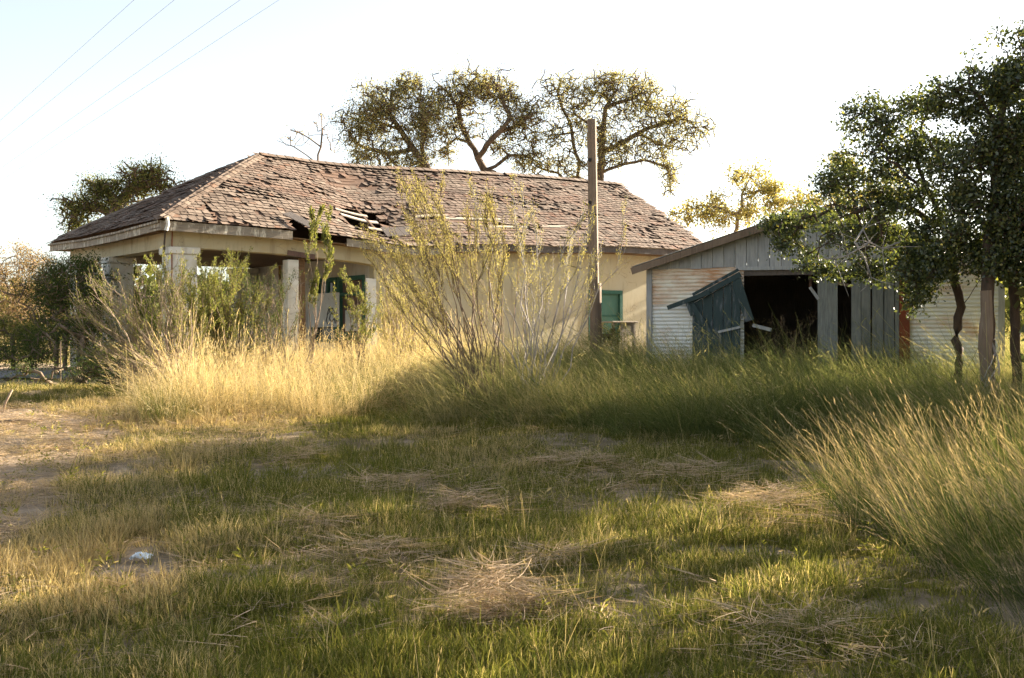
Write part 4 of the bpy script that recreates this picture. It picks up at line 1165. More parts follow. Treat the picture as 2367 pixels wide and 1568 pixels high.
# the two tall whips in the middle
st = fan(915, 1010, 395, 470, 16.5, 9, q_) + fan(855, 950, 520, 610, 16.5, 8, q_) + fan(1000, 1180, 420, 560, 16.6, 9, q_) + fan(930, 1080, 560, 700, 16.4, 5, q_) + fan(870, 960, 600, 720, 16.3, 3, q_)
broom("broom_shrub", "tall feathery broom-like shrub before the house wall, its whips fanning up and towards the porch", gb(1128, 16.5), st, 72, M["broom_leaf"], M["brown_twig"], twigs=26, nl=22, plume=0.17, tw=0.42, group="tall shrubs before the house", leaf=0.019, fill=0.55, r0=0.012)
st = fan(1100, 1290, 430, 560, 16.9, 9, q_) + fan(1290, 1390, 480, 640, 16.9, 6, q_) + [(px3(1385, 640, 16.7), (0.25, 0, -0.2)), (px3(1450, 470, 16.9), (0.45, 0, -0.5)), (px3(1375, 610, 16.6), (0.3, 0, -0.3))] + fan(1150, 1330, 580, 700, 16.8, 6, q_)
broom("broom_shrub", "tall open shrub whose grey bare stems lean out towards the wooden pole", gb(1235, 16.8), st, 73, M["broom_leaf"], M["grey_twig"], twigs=18, nl=17, plume=0.18, tw=0.42, group="tall shrubs before the house", leaf=0.019, fill=0.55, r0=0.012)
q_ = np.random.default_rng(75)
st = fan(1090, 1230, 470, 640, 17.6, 6, q_) + fan(1020, 1130, 520, 640, 17.6, 4, q_)
broom("broom_shrub", "slighter straw coloured shrub filling the gap behind the two tall ones", gb(1180, 17.6), st, 74, M["broom_leaf"], M["twig"], twigs=18, nl=18, plume=0.2, tw=0.4, group="tall shrubs before the house", leaf=0.019, fill=0.5, r0=0.010)
# leaning shrub at the porch corner
q_ = np.random.default_rng(75)
st = fan(140, 270, 630, 720, 19.0, 18, q_, 0.5, 0.5) + fan(170, 330, 740, 840, 18.8, 16, q_, 0.5, 0.4) + fan(270, 420, 610, 720, 19.2, 16, q_, 0.5) + fan(380, 480, 660, 760, 19.0, 10, q_, 0.5)
broom("leaning_shrub", "half dead shrub before the porch corner column, its bare stems blown over to one side", gb(400, 19.2), st, 76, M["weed_leaf"], M["twig"], twigs=13, nl=15, plume=0.25, tw=0.5, r0=0.014, leaf=0.026, group="shrubs before the porch")
st = fan(450, 580, 560, 660, 20.3, 12, q_, 0.4, 0.25) + fan(470, 620, 620, 720, 20.2, 14, q_, 0.4, 0.3)
broom("leafy_shrub", "yellow green upright shrub standing between the corner column and the porch post", gb(525, 20.2), st, 77, M["weed_leaf"], M["brown_twig"], twigs=20, nl=30, plume=0.26, tw=0.40, group="shrubs before the porch", leaf=0.027, aspect=0.28, fill=0.25)
st = fan(360, 430, 600, 690, 20.0, 9, q_, 0.3, 0.2) + fan(410, 500, 620, 720, 20.0, 12, q_, 0.3, 0.2)
broom("leafy_shrub", "yellow green shrub hiding the foot of the corner column", gb(425, 20.0), st, 78, M["weed_leaf"], M["twig"], twigs=16, nl=26, plume=0.22, tw=0.36, group="shrubs before the porch", leaf=0.035, aspect=0.28, fill=0.25)
st = [(px3(738, 490, 21.3), (0.15, 0, 0.1)), (px3(725, 500, 21.3), (0.1, 0, 0.1)), (px3(750, 510, 21.2), (0.2, 0, 0)), (px3(770, 570, 21.2), (0.1, 0, 0)), (px3(700, 640, 21.2), (0, 0, 0)), (px3(760, 600, 21.4), (-.1, 0, 0)), (px3(720, 640, 21.2), (0.2, 0, 0.1))]
broom("slender_sapling", "slender green topped sapling growing up past the eave by the porch post", gb(705, 21.3), st, 79, M["weed_leaf"], M["twig"], twigs=9, nl=46, plume=0.16, tw=0.34, group="shrubs before the porch", leaf=0.04, aspect=0.3, fill=0.70)
st = fan(790, 850, 600, 700, 21.6, 6, q_, 0.3, 0.2) + fan(760, 900, 680, 740, 21.4, 7, q_, 0.3, 0.3)
broom("leafy_shrub", "thin dark stemmed shrub growing across the green porch door", gb(822, 21.6), st, 80, M["weed_leaf"], M["brown_twig"], twigs=10, nl=18, plume=0.25, tw=0.36, group="shrubs before the porch", leaf=0.035, aspect=0.3, fill=0.4)
st = fan(580, 700, 640, 740, 20.8, 10, q_, 0.3, 0.3)
broom("bare_shrub", "nearly leafless twiggy shrub before the boarded porch window", gb(640, 20.8), st, 81, M["weed_leaf"], M["twig"], twigs=10, nl=6, plume=0.3, tw=0.4, group="shrubs before the porch", leaf=0.03)
st = fan(880, 980, 640, 740, 22.5, 12, q_, 0.3, 0.3)
broom("leafy_shrub", "pale twiggy shrub against the corner where the house wall begins", gb(930, 22.5), st, 82, M["broom_leaf"], M["twig"], twigs=14, nl=20, plume=0.3, tw=0.4, group="shrubs before the porch", leaf=0.03, fill=0.2)

st = fan(560, 690, 620, 720, 21.6, 14, q_, 0.4, 0.3)
broom("leafy_shrub", "dull olive shrub in the shade of the porch between its two posts", gb(620, 21.6), st, 83, M["bush_leaf"], M["brown_twig"], twigs=14, nl=24, plume=0.3, tw=0.4, group="shrubs before the porch", leaf=0.03, fill=0.25)
st = fan(870, 960, 600, 720, 21.0, 12, q_, 0.4, 0.3) + fan(900, 1020, 680, 780, 20.5, 10, q_, 0.4, 0.3)
broom("leafy_shrub", "straw coloured thicket of fine twigs reaching from the porch end along the wall", gb(945, 21.0), st, 84, M["broom_leaf"], M["twig"], twigs=18, nl=18, plume=0.3, tw=0.4, group="shrubs before the porch", leaf=0.022, fill=0.2)
st = fan(1735, 1890, 735, 790, 22.2, 16, q_, 0.25, 0.3)
broom("dry_weeds", "dry brown weeds growing in the shed's dark doorway", gb(1810, 22.2), st, 85, M["brush_leaf"], M["brown_twig"], twigs=10, nl=12, plume=0.5, tw=0.35, group=None, cat="weeds", leaf=0.03, fill=0.1, r0=0.008)
# bushes at the left
def bush(label, Y0, px, blobs, seed, mat, n_leaf=20, leaf=0.06, aspect=0.3, barkm=None, name="bush", group="bushes at the left of the house", spread=0.12):
    q = np.random.default_rng(seed); g0 = np.array(gb(px, Y0)); 
    T_ = [g0, g0 + [0, 0, 0.4], g0 + [0.05, 0, 0.8]]
    A = np.concatenate([pblob(*b[:4], Y0, b[4], q, 0.9, 0.3) for b in blobs])
    A = A[A[:, 2] > ground(A[:, 0], A[:, 1]) + 0.1]
    return tree(name, label, "bush", [T_], A, 0.22, 0.05, q, leaf, mat, barkm or M["brown_twig"], n_leaf, spread, 0.006, group, 0, 0.15, 0.08, aspect=aspect, leafup=0.5, depth=1)
bush("wide dark green bush under the far end of the left eave", 25.5, 150, [(165, 655, 95, 55, 200), (120, 700, 70, 60, 110), (200, 720, 90, 70, 120)], 91, M["bush_leaf"], 26, 0.07)
bush("low grey green bush in the shade beside the gravel track", 23.5, 190, [(180, 800, 130, 50, 200), (60, 820, 80, 35, 90), (290, 820, 80, 50, 110)], 92, M["bush_leaf"], 18, 0.06)
bush("dry pinkish brush standing beyond the track, the closer clump", 30, 30, [(20, 640, 75, 80, 190), (60, 700, 70, 70, 130), (-50, 640, 80, 90, 120), (30, 750, 80, 40, 90)], 93, M["brush_leaf"], 28, 0.07)
bush("dry brown brush beyond the track with green showing through", 40, 75, [(80, 620, 60, 50, 130), (110, 680, 70, 70, 130), (20, 700, 70, 60, 110)], 94, M["brush_leaf"], 26, 0.08)
bush("dark bush growing inside the open end of the porch", 26.5, 300, [(300, 680, 70, 70, 160), (250, 720, 60, 60, 80), (340, 740, 60, 60, 80)], 95, M["bush_leaf"], 16, 0.06)
bush("dark bush behind the porch seen between its columns", 32.5, 500, [(450, 700, 100, 80, 200), (560, 690, 70, 80, 130), (360, 690, 70, 80, 120)], 96, M["bush_leaf"], 16, 0.08)
bush("green weed bush at the foot of the wooden pole and shed corner", 24.6, 1425, [(1425, 775, 60, 20, 60), (1395, 790, 40, 18, 30)], 97, M["weed_leaf"], 14, 0.05, group="bushes by the buildings")

bush("low green weeds, coloured dark for shade, leaning beside the dry grass, under the pale bare stems", 20.5, 300, [(300, 845, 90, 45, 170), (230, 865, 90, 35, 130), (350, 800, 50, 50, 90)], 101, M["bush_leaf"], 18, 0.05, aspect=0.2)  # dark leaf colour stands in for the shade over these weeds
bush("low weeds, coloured dark for shade, between the gravel track and the leaning shrub", 21.5, 140, [(140, 870, 110, 32, 150), (60, 880, 70, 22, 60)], 102, M["bush_leaf"], 16, 0.05, aspect=0.2)  # here too the shade is put into the dark leaf colour
bush("tall dense green shrub mass against the far end of the porch", 24.2, 130, [(130, 650, 80, 55, 200), (80, 690, 70, 60, 160), (180, 700, 60, 60, 130), (120, 760, 100, 50, 160)], 103, M["bush_leaf"], 26, 0.05, aspect=0.25)
bush("grey green weeds on the far side of the gravel track", 27.0, 30, [(20, 785, 90, 48, 320), (-60, 780, 80, 50, 160), (115, 795, 75, 45, 220)], 104, M["weed_leaf"], 26, 0.065, aspect=0.25)
# far wood along the horizon: one mass
q = np.random.default_rng(99)
n = 26000
ang = q.uniform(-0.62, 0.62, n); dist = q.uniform(70, 110, n)
hx_ = dist * np.sin(ang); hy_ = dist * np.cos(ang)
hh = (2.5 + 3.2 * fbm(ang * 30, dist * 0.02)) * q.random(n) ** 0.6
P = np.stack([hx_, hy_, ground(hx_, hy_) + hh], 1)
Vv, Qq, at_ = leaves_at(P, 0.7, q, aspect=0.8)
o = obj("distant_woods", npmesh("distant_woods", Vv, Qq, None, {"rnd": at_}), M["oak_leaf_green"]); o["kind"] = "stuff"

# old fence post with rags and roots beside the dark trees
fp = np.array(gb(2288, 15.6))
post = tag(empty("fence_post", fp), "old brown split fence post wrapped in dry creeper under the dark trees", "post")
zt = px3(2288, 672, 15.6)[2] - fp[2]
b = MB(); zs = np.linspace(-0.2, zt, 9)
b.tube(np.stack([0.025 * np.sin(zs * 5) - 0.07 * zs / zt, 0 * zs, zs], 1), np.interp(zs, [0, zt], [0.095, 0.075]) + rng.normal(0, 0.006, 9), 7); b.build("post_body", M["pole"], post)
q = np.random.default_rng(5); b = MB()
for k in range(10):
    a = q.uniform(0, 6.28); z0 = q.uniform(0.1, 0.9); P = [(0.11 * math.cos(a + t * 2), 0.11 * math.sin(a + t * 2), z0 + t * q.uniform(0.2, 0.6)) for t in np.linspace(-0.5, 0.5, 6)]
    b.tube(P, 0.008, 4)
b.build("dry_creeper", M["grey_twig"], post)

# ------------------------------------------------------------------ litter and branches on the ground
def crumple(loc, sx, sy, sz, seed):
    q = np.random.default_rng(seed); n = 9
    u_ = np.linspace(-1, 1, n); X_, Y_ = np.meshgrid(u_, u_)
    Z_ = sz * (q.random((n, n)) ** 1.2) * (1 - 0.5 * (X_ ** 2 + Y_ ** 2) / 2)
    V = np.stack([X_ * sx + q.normal(0, sx * 0.12, (n, n)), Y_ * sy + q.normal(0, sy * 0.12, (n, n)), Z_], -1).reshape(-1, 3)
    i = (np.arange(n - 1)[:, None] * n + np.arange(n - 1)[None, :])
    o = obj("paper_litter", npmesh("paper_litter", V, np.stack([i, i + 1, i + n + 1, i + n], -1).reshape(-1, 4)), M["paper"])
    o.location = loc; return o
p = at(326, 1302)
tag(crumple((p.x, p.y, p.z + 0.02), 0.062, 0.045, 0.055, 1), "crumpled white paper lying on the bare dirt in the near grass", "litter", "scraps of litter")
for k, (a, c, lab) in enumerate(((2262, 848, "white scrap of litter at the foot of the fence post"), (2300, 888, "pale scrap of litter in the grass before the fence post"))):
    p = px3(a, c, 15.2); tag(crumple((p[0], p[1], float(ground(p[0], p[1])) + 0.25), 0.06, 0.05, 0.06, 3 + k), lab, "litter", "scraps of litter")
def stick(label, pts, r, mat):
    b = MB(); P = np.array(pts); o3 = P[0].copy(); b.tube(P - o3, r, 5); o = b.build("fallen_branch", mat, None, True); o.location = o3; tag(o, label, "branch", "fallen branches"); return o
def gline(pix, h): return [(lambda v: (v.x, v.y, v.z + hh_))(at(*p)) for p, hh_ in zip(pix, h)]
stick("dark fallen branch lying on the sunlit dirt at the left edge", gline([(-20, 984), (40, 982), (98, 976)], (0.03, 0.05, 0.03)), 0.022, M["brown_twig"])
a = at(5, 955); stick("short bent stub of branch sticking up at the left edge before the track", [(a.x, a.y, a.z), (a.x + 0.05, a.y, a.z + 0.15), (a.x + 0.14, a.y, a.z + 0.32)], 0.016, M["twig"])
q = np.random.default_rng(8)
for k, lab in enumerate(("pale fallen branch under the leaning shrub, uppermost of the heap", "thin fallen branch under the leaning shrub pointing to the track", "thin fallen branch in the shade at the edge of the dry grass")):
    a = at(300 + 40 * k, 905 - 6 * k); d = np.array([-1.2, 0.3 * k - 0.2, 0.35 + 0.1 * k])
    stick(lab, [(a.x + 0.8, a.y + 0.4, a.z + 0.05), (a.x + 0.8 + d[0] * 0.5, a.y + 0.4 + d[1] * 0.5, a.z + 0.05 + d[2] * 0.6), (a.x + 0.8 + d[0], a.y + 0.4 + d[1], a.z + d[2])], [0.016, 0.012, 0.006], M["twig"])

# ------------------------------------------------------------------ grass
def tuft(q, n, h, rad, wd, lean=(0, 0), splay=0.35, bend=0.3, levels=(0, 0.35, 0.7, 1.0), hv=0.4, heads=0.0, flat=False):
    nl = len(levels); tt = np.array(levels)
    a = q.uniform(0, 2 * np.pi, n); rr = rad * np.sqrt(q.random(n))
    base = np.stack([rr * np.cos(a), rr * np.sin(a), np.zeros(n)], 1)
    H = h * np.clip(q.normal(1 - hv * 0.5, hv * 0.45, n), 0.2, 1.3)
    az_ = a + q.normal(0, 0.9, n)
    tilt = q.uniform(1.0, 1.57, n) if flat else np.abs(q.normal(0, splay, n))
    d = np.stack([np.sin(tilt) * np.cos(az_) + lean[0] * q.uniform(0.6, 1.3, n), np.sin(tilt) * np.sin(az_) + lean[1] * q.uniform(0.6, 1.3, n), np.cos(tilt)], 1)
    if flat: d[:, 2] *= 0.12; base[:, 2] = q.uniform(0, 0.05, n)
    d /= np.linalg.norm(d, axis=1)[:, None]
    bv = np.stack([np.cos(az_), np.sin(az_), -0.5 * np.ones(n)], 1) * (np.abs(q.normal(0, bend, n)))[:, None]
    bv[:, :2] += np.array(lean) * 0.35
    if flat: bv = q.normal(0, bend, (n, 3)) * [1, 1, 0.15]
    P = base[:, None] + H[:, None, None] * (d[:, None] * tt[None, :, None] + bv[:, None] * (tt ** 2)[None, :, None])
    P[:, :, 2] = np.maximum(P[:, :, 2], 0.002)
    sd = np.stack([-np.sin(az_), np.cos(az_), 0 * az_], 1); sd += q.normal(0, 0.5, (n, 3)); sd /= np.linalg.norm(sd, axis=1)[:, None]
    W = wd * q.uniform(0.6, 1.3, n)[:, None] * (1 - 0.75 * tt ** 1.5)[None]
    Lf = P - sd[:, None] * W[:, :, None] / 2; Rt = P + sd[:, None] * W[:, :, None] / 2
    V = np.stack([Lf, Rt], 2).reshape(-1, 3)                    # n, nl, 2
    k = (np.arange(n) * nl * 2)[:, None] + (np.arange(nl - 1) * 2)[None]
    Q_ = np.stack([k, k + 1, k + 3, k + 2], -1).reshape(-1, 4)
    rn = q.random(n)
    at1 = np.repeat(rn, nl * 2); at2 = np.tile(np.repeat(tt, 2), n)
    if heads:
        hs = np.where(q.random(n) < heads)[0]
        if len(hs):
            m = 7
            ti = P[hs, -1]; dv = P[hs, -1] - P[hs, -2]; dv /= np.linalg.norm(dv, axis=1)[:, None] + 1e-9
            PP = (ti[:, None] - dv[:, None] * (np.linspace(0, 1, m) * 0.16 * h)[None, :, None]).reshape(-1, 3) + q.normal(0, 0.004, (len(hs) * m, 3))
            v2, q2, _ = leaves_at(PP, 0.035 * h + 0.008, q, np.repeat(dv, m, 0), 0.12, 0.88)
            Q_ = np.concatenate([Q_, q2 + len(V)]); V = np.concatenate([V, v2])
            at1 = np.concatenate([at1, np.full(len(v2), 0.85)]); at2 = np.concatenate([at2, np.full(len(v2), 1.0)])
    return npmesh("grass_tuft", V, Q_, None, {"rnd": at1, "along": at2})

def variants(name, mat, meshes):
    c = bpy.data.collections.new(name)
    for m in meshes:
        m.materials.append(mat); o = bpy.data.objects.new("grass_tuft", m); c.objects.link(o)
    return c
def scatter(name, P, rot, scl, idx, dry, coll, lean=None):
    me = bpy.data.meshes.new(name); n = len(P)
    me.vertices.add(n); me.vertices.foreach_set("co", np.asarray(P, np.float32).ravel())
    a = me.attributes.new("rot", 'FLOAT_VECTOR', 'POINT'); a.data.foreach_set("vector", np.asarray(rot, np.float32).ravel())
    a = me.attributes.new("scl", 'FLOAT_VECTOR', 'POINT'); a.data.foreach_set("vector", np.asarray(scl, np.float32).ravel())
    a = me.attributes.new("idx", 'INT', 'POINT'); a.data.foreach_set("value", np.asarray(idx, np.int32))
    a = me.attributes.new("dry", 'FLOAT', 'POINT'); a.data.foreach_set("value", np.asarray(dry, np.float32))
    o = bpy.data.objects.new(name, me); C.objects.link(o); o["kind"] = "stuff"
    ng = bpy.data.node_groups.new(name, 'GeometryNodeTree')
    ng.interface.new_socket("Geometry", in_out='INPUT', socket_type='NodeSocketGeometry')
    ng.interface.new_socket("Geometry", in_out='OUTPUT', socket_type='NodeSocketGeometry')
    N = ng.nodes; gi = N.new("NodeGroupInput"); go = N.new("NodeGroupOutput")
    ip = N.new("GeometryNodeInstanceOnPoints"); ci = N.new("GeometryNodeCollectionInfo")
    ci.inputs["Collection"].default_value = coll; ci.inputs["Separate Children"].default_value = True; ci.inputs["Reset Children"].default_value = True
    def na(nm, ty):
        x = N.new("GeometryNodeInputNamedAttribute"); x.data_type = ty; x.inputs["Name"].default_value = nm
        return [s for s in x.outputs if s.enabled and s.name == "Attribute"][0]
    er = N.new("FunctionNodeEulerToRotation")
    L = ng.links
    L.new(gi.outputs[0], ip.inputs["Points"]); L.new(ci.outputs[0], ip.inputs["Instance"]); ip.inputs["Pick Instance"].default_value = True
    L.new(na("idx", 'INT'), ip.inputs["Instance Index"]); L.new(na("rot", 'FLOAT_VECTOR'), er.inputs[0]); L.new(er.outputs[0], ip.inputs["Rotation"])
    L.new(na("scl", 'FLOAT_VECTOR'), ip.inputs["Scale"]); L.new(ip.outputs[0], go.inputs[0])
    md = o.modifiers.new("scatter", 'NODES'); md.node_group = ng
    return o
def poly(*pix): return [tuple(at(*p)[:2]) for p in pix]
def house_local(x, y):
    return (x - HX) * cu + (y - HY) * su, -(x - HX) * su + (y - HY) * cu
def shed_local(x, y):
    return (x - SX) * cs + (y - SY) * ss, -(x - SX) * ss + (y - SY) * cs
def indoors(x, y):
    a, c = house_local(x, y); d, e = shed_local(x, y)
    return ((a > 0.2) & (a < 14) & (c > 0.35) & (c < 6.9)) | ((d > -0.02) & (d < 6.05) & (e > -0.03) & (e < 5))

gq = np.random.default_rng(200)
VMOWN = variants("mown_tufts", M["grass"], [tuft(gq, 24, h, 0.10, 0.0065, splay=0.5, bend=0.35) for h in (0.07, 0.10, 0.12, 0.15, 0.11, 0.19, 0.08, 0.13)])
VSTRAW = variants("straw_tufts", M["straw"], [tuft(gq, 22, h, 0.16, 0.005, splay=1.2, bend=0.25, flat=True) for h in (0.15, 0.21, 0.28, 0.19)] )
VTALL = variants("tall_tufts", M["lush_grass"], [tuft(gq, 40, h, 0.17, 0.0055, lean=(l, -0.08), splay=sp_ * 1.45, bend=0.4, levels=(0, 0.25, 0.5, 0.75, 1.0), hv=0.85, heads=hd) for h, l, sp_, hd in ((0.85, -0.5, 0.3, 0.1), (1.0, -0.6, 0.3, 0.2), (1.15, -0.45, 0.25, 0.25), (0.95, -0.75, 0.35, 0.1), (0.7, -0.3, 0.5, 0.0), (0.6, -0.2, 0.7, 0.0))])
VGOLD = variants("gold_tufts", M["gold_grass"], [tuft(gq, 36, h, 0.17, 0.0055, lean=(l, -0.05), splay=sp_ * 1.4, bend=0.5, levels=(0, 0.25, 0.5, 0.75, 1.0), hv=0.9, heads=hd) for h, l, sp_, hd in ((0.75, -0.1, 0.3, 0.3), (0.95, 0.1, 0.2, 0.5), (0.6, 0.0, 0.6, 0.1), (0.85, -0.25, 0.4, 0.2), (0.45, 0.15, 0.8, 0.0), (1.1, 0.0, 0.2, 0.6))])
VCLUMP = variants("tussock_tufts", M["tall_grass"], [tuft(gq, 30, h, 0.19, 0.0048, lean=(l, -0.05), splay=sp_, bend=bd, levels=(0, 0.25, 0.5, 0.75, 1.0), hv=0.7, heads=hd) for h, l, sp_, bd, hd in ((1.0, -0.5, 0.25, .12, 0.0), (1.2, -0.6, 0.2, .10, 0.12), (1.3, -0.5, 0.2, .10, 0.15), (0.8, -0.7, 0.4, .2, 0.0), (0.7, -0.3, 0.7, .3, 0.0), (1.1, -0.7, 0.25, .12, 0.08))])

def field(n, x0, x1, y0, y1, q):
    return q.uniform(x0, x1, n), q.uniform(y0, y1, n)
def frust(n, y0, y1, q, m=0.6):
    """points spread evenly over the ground the view takes in"""
    y = np.sqrt(q.uniform(y0 ** 2, y1 ** 2, n)); x = q.uniform(-1, 1, n) * (0.43 * y + m); return x, y

P_GOLD = poly((372, 945), (395, 868), (470, 850), (640, 845), (900, 842), (1090, 850), (1075, 905), (985, 935), (880, 945), (760, 965), (640, 962), (520, 975), (430, 985))
P_GREEN = poly((1050, 870), (1200, 862), (1500, 858), (1900, 862), (2480, 868), (2480, 1040), (2150, 1085), (1960, 1055), (1800, 1020), (1600, 1000), (1450, 1005), (1260, 990), (1120, 985), (1010, 960))
P_CLUMP = poly((1890, 1180), (1990, 1110), (2180, 1040), (2500, 1000), (3100, 990), (3300, 1350), (2560, 1560), (2420, 1520), (2290, 1420), (2150, 1330), (2010, 1270))
P_DIRT = poly((-150, 960), (60, 945), (260, 965), (300, 1010), (210, 1060), (130, 1110), (160, 1170), (70, 1260), (-150, 1330))
P_DIRT2 = poly((250, 1265), (330, 1235), (430, 1260), (450, 1340), (380, 1400), (300, 1370))
P_DRYLEFT = poly((-300, 950), (420, 930), (760, 980), (420, 1120), (380, 1300), (560, 1600), (-300, 1600))
print("gold", P_GOLD[0], P_GOLD[2], P_GOLD[5], "green", P_GREEN[0], P_GREEN[4], "clump", P_CLUMP[0], P_CLUMP[4])

# short grass of the near ground
q = np.random.default_rng(210)
x, y = frust(34000, 4.2, 21.5, q)
xe, ye = frust(14000, 4.2, 9.5, q)
x = np.concatenate([x, xe]); y = np.concatenate([y, ye])
nz = fbm(x * 1.3, y * 1.3); nz2 = fbm(x * 0.5 + 7, y * 0.5 + 3)
dirt = inside(P_DIRT, x, y) | inside(P_DIRT2, x, y)
dl = inside(P_DRYLEFT, x, y)
LIT = at(326, 1302)
keep = (np.hypot(x - LIT.x, (y - LIT.y + 0.25) * 0.7) > 0.30) & (q.random(len(x)) < np.where(dirt, 0.10 + 0.25 * (nz > 0.6), np.where(nz < 0.40, 0.40, 1.0))) & ~inside(P_CLUMP, x, y) & ~indoors(x, y)
x, y, nz, nz2, dl, dirt = x[keep], y[keep], nz[keep], nz2[keep], dl[keep], dirt[keep]
dry = np.clip(0.22 + (nz2 - 0.5) * 1.1 + (nz - 0.5) * 0.5 + 0.38 * dl + 0.25 * dirt, 0, 1)
s = np.clip(0.42 + 0.78 * nz, 0.35, 1.2)[:, None] * q.uniform(0.7, 1.25, (len(x), 1)) * np.array([1, 1, 1.0])
s = s * np.where(dirt, 0.7, 1.0)[:, None]
rot = np.stack([q.normal(0, 0.12, len(x)), q.normal(0, 0.12, len(x)), q.uniform(0, 6.28, len(x))], 1)
scatter("grass", np.stack([x, y, ground(x, y) - 0.005], 1), rot, s, q.integers(0, 8, len(x)), dry, VMOWN)

q = np.random.default_rng(216)
x, y = frust(420, 4.4, 14, q); k = ~inside(P_DIRT, x, y) & ~inside(P_CLUMP, x, y); x, y = x[k], y[k]
VSTALK = variants("stalk_tufts", M["grass"], [tuft(gq, n_, h, 0.03, 0.005, splay=0.3, bend=0.3, levels=(0, 0.25, 0.5, 0.75, 1.0), heads=hd) for n_, h, hd in ((3, 0.42, 0.6), (6, 0.3, 0.0), (2, 0.55, 0.8), (9, 0.26, 0.0))])
scatter("grass_stalks", np.stack([x, y, ground(x, y)], 1), np.stack([q.normal(0, 0.15, len(x)), q.normal(0, 0.15, len(x)), q.uniform(0, 6.28, len(x))], 1), q.uniform(0.6, 1.1, (len(x), 1)) * np.ones(3), q.integers(0, 4, len(x)), np.where(q.random(len(x)) < 0.4, 0.1, 0.75), VSTALK)

q = np.random.default_rng(217)
def rosette(n_, R, z0):
    a = q.uniform(0, 6.28, n_); D = np.stack([np.cos(a), np.sin(a), q.uniform(0.15, 0.9, n_)], 1); D /= np.linalg.norm(D, axis=1)[:, None]
    Vv, Qq, at_ = leaves_at(np.stack([0.02 * np.cos(a), 0.02 * np.sin(a), q.uniform(0, z0, n_)], 1), R, q, D, 0.24, 0.85)
    return npmesh("weed", Vv, Qq, None, {"rnd": at_, "along": np.full(len(Vv), 0.4)})
VWEED = variants("weed_rosettes", M["grass"], [rosette(14, 0.035, 0.05), rosette(26, 0.03, 0.16), rosette(34, 0.024, 0.2), rosette(12, 0.045, 0.06)])
x, y = frust(1500, 4.4, 17, q); k = (fbm(x * 0.8 + 11, y * 0.8 + 70) > 0.5) & ~inside(P_CLUMP, x, y); x, y = x[k], y[k]
scatter("lawn_weeds", np.stack([x, y, ground(x, y) + 0.02], 1), np.stack([q.normal(0, 0.2, len(x)), q.normal(0, 0.2, len(x)), q.uniform(0, 6.28, len(x))], 1), q.uniform(0.6, 1.3, (len(x), 1)) * np.ones(3), q.integers(0, 4, len(x)), np.where(q.random(len(x)) < 0.7, 0.0, 0.6), VWEED)

# dead straw lying between
q = np.random.default_rng(211)
x, y = frust(9000, 4.2, 20, q)
nz = fbm(x * 0.9 + 30, y * 0.9 + 12)
dl = inside(P_DRYLEFT, x, y); dirt = inside(P_DIRT, x, y)
keep = (q.random(len(x)) < np.clip((nz - 0.50) * 3.0, 0.03, 1) + 0.25 * dl + 0.6 * dirt) & ~indoors(x, y) & (np.hypot(x - LIT.x, y - LIT.y + 0.15) > 0.35)
x, y = x[keep], y[keep]
mx, my, mz = [], [], []
for (a, c, R, n, h) in ((1130, 1440, 0.20, 60, 0.26), (1060, 1195, 0.30, 40, 0.16), (1790, 1205, 0.55, 70, 0.22), (1700, 1480, 0.5, 22, 0.10), (930, 1130, 0.5, 30, 0.08), (740, 1235, 0.25, 20, 0.10),
                        (1330, 1090, 0.9, 60, 0.10), (1540, 1110, 0.9, 60, 0.10), (1260, 1330, 0.3, 22, 0.1), (880, 1300, 0.35, 26, 0.1), (1250, 1420, 0.35, 30, 0.1), (1880, 1520, 0.5, 18, 0.1), (700, 1070, 0.35, 20, 0.1)):
    p = at(a, c); t = q.normal(0, 0.5, (n, 2)); mx += list(p.x + t[:, 0] * R); my += list(p.y + t[:, 1] * R); mz += list(h * np.exp(-(t ** 2).sum(1) * 2))
N0 = len(x); x = np.concatenate([x, mx]); y = np.concatenate([y, my]); zz = np.concatenate([np.zeros(N0), mz])
rot = np.stack([q.normal(0, 0.15, len(x)), q.normal(0, 0.15, len(x)), q.normal(0, 0.7, len(x)) + np.where(q.random(len(x)) < 0.5, np.pi, 0)], 1)
s = q.uniform(0.6, 1.15, (len(x), 1)) * np.array([1, 1, 1.0])
scatter("dead_straw", np.stack([x, y, ground(x, y) + zz + 0.01], 1), rot, s, q.integers(0, 4, len(x)), np.full(len(x), 1.0), VSTRAW)

# tall dry grass before the porch
q = np.random.default_rng(212)
x, y = field(16000, -9, 1, 14, 26, q)
k = inside(P_GOLD, x + 1.6 * (fbm(x * 0.9, y * 0.9) - 0.5) + q.normal(0, 0.25, len(x)), y + 2.4 * (fbm(x * 0.8 + 20, y * 0.8) - 0.5) + q.normal(0, 0.35, len(x))) & ~indoors(x, y); x, y = x[k][:4200], y[k][:4200]
nz = 0.5 * fbm(x * 0.9, y * 0.9 + 50) + 0.5 * fbm(x * 2.8, y * 2.8 + 20)
dry = np.clip(0.80 + (nz - 0.5) * 1.4 - 0.5 * (fbm(x * 1.1 + 60, y * 1.1) > 0.60), 0, 1)
s = q.uniform(0.7, 1.15, (len(x), 1)) * np.clip(0.15 + 1.15 * nz, 0.35, 1.1)[:, None] * np.ones(3)
rot = np.stack([q.normal(0, 0.08, len(x)), q.normal(0, 0.08, len(x)), q.normal(0, 1.0, len(x))], 1)
scatter("tall_dry_grass", np.stack([x, y, ground(x, y)], 1), rot, s, q.integers(0, 6, len(x)), dry, VGOLD)

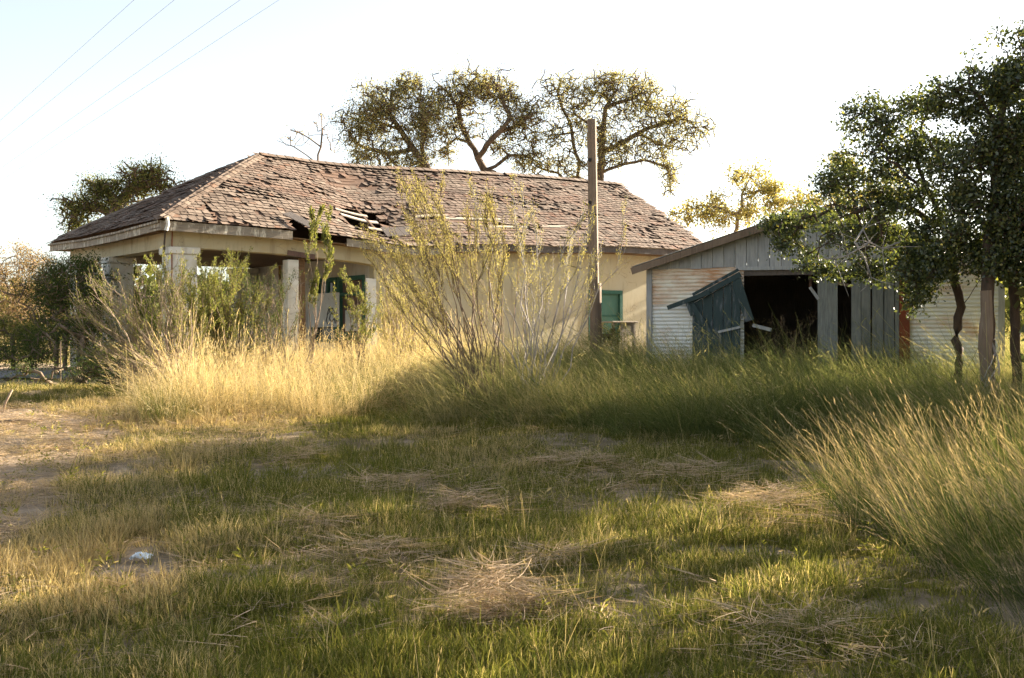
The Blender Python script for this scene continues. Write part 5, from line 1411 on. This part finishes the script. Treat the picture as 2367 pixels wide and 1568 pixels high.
# tall green grass before the shed, blown over to one side
q = np.random.default_rng(213)
x, y = field(34000, -3, 13, 11, 26, q)
k = inside(P_GREEN, x + 1.6 * (fbm(x * 0.9 + 5, y * 0.9) - 0.5) + q.normal(0, 0.3, len(x)), y + 3.4 * (fbm(x * 0.7 + 20, y * 0.7) - 0.5) + q.normal(0, 0.5, len(x))) & ~indoors(x, y); x, y = x[k][:8200], y[k][:8200]
nz = 0.55 * fbm(x * 0.8 + 4, y * 0.8 + 80) + 0.45 * fbm(x * 2.5 + 4, y * 2.5 + 8)
dry = np.clip(0.12 + (fbm(x * 1.3 + 44, y * 1.3) - 0.5) * 1.6 + 0.3 * np.clip(1.5 - x, 0, 1), 0, 1)
s = q.uniform(0.7, 1.1, (len(x), 1)) * np.clip(-0.22 + 2.0 * nz, 0.28, 1.3)[:, None] * np.ones(3)
rot = np.stack([q.normal(0, 0.12, len(x)), q.normal(0, 0.12, len(x)), q.normal(0, 0.8, len(x))], 1)
scatter("tall_green_grass", np.stack([x, y, ground(x, y)], 1), rot, s, q.integers(0, 6, len(x)), dry, VTALL)

# big near clump at the right
q = np.random.default_rng(214)
x, y = field(30000, 2, 11, 5, 15, q)
k = inside(P_CLUMP, x, y) & (q.random(len(x)) < 0.25 + 1.3 * (fbm(x * 1.6, y * 1.6 + 31) - 0.35)); x, y = x[k][:1250], y[k][:1250]
nz = fbm(x * 1.2 + 4, y * 1.2 + 80)
dry = np.clip(0.02 + (nz - 0.5) * 1.2, 0, 1)
s = q.uniform(0.45, 0.95, (len(x), 1)) * np.array([0.9, 0.9, 0.88])
rot = np.stack([q.normal(0, 0.1, len(x)), q.normal(0, 0.1, len(x)), q.normal(0, 0.55, len(x))], 1)
scatter("tussock_grass", np.stack([x, y, ground(x, y)], 1), rot, s, q.integers(0, 6, len(x)), dry, VCLUMP)

# rough grass around and behind the buildings
q = np.random.default_rng(215)
x, y = frust(9000, 20, 60, q, 3)
k = ~indoors(x, y) & ~((x < -5.0) & (y < 32)) & ~((x < -8.3) & (np.abs(y - 24.2) < 1.5)); x, y = x[k], y[k]
nz = fbm(x * 0.5, y * 0.5)
s = q.uniform(0.5, 1.0, (len(x), 1)) * np.array([1.3, 1.3, 0.8])
rot = np.stack([q.normal(0, 0.08, len(x)), q.normal(0, 0.08, len(x)), q.normal(0, 1.5, len(x))], 1)
scatter("rough_grass", np.stack([x, y, ground(x, y)], 1), rot, s, q.integers(0, 6, len(x)), np.clip(nz + 0.05, 0, 1), VGOLD)
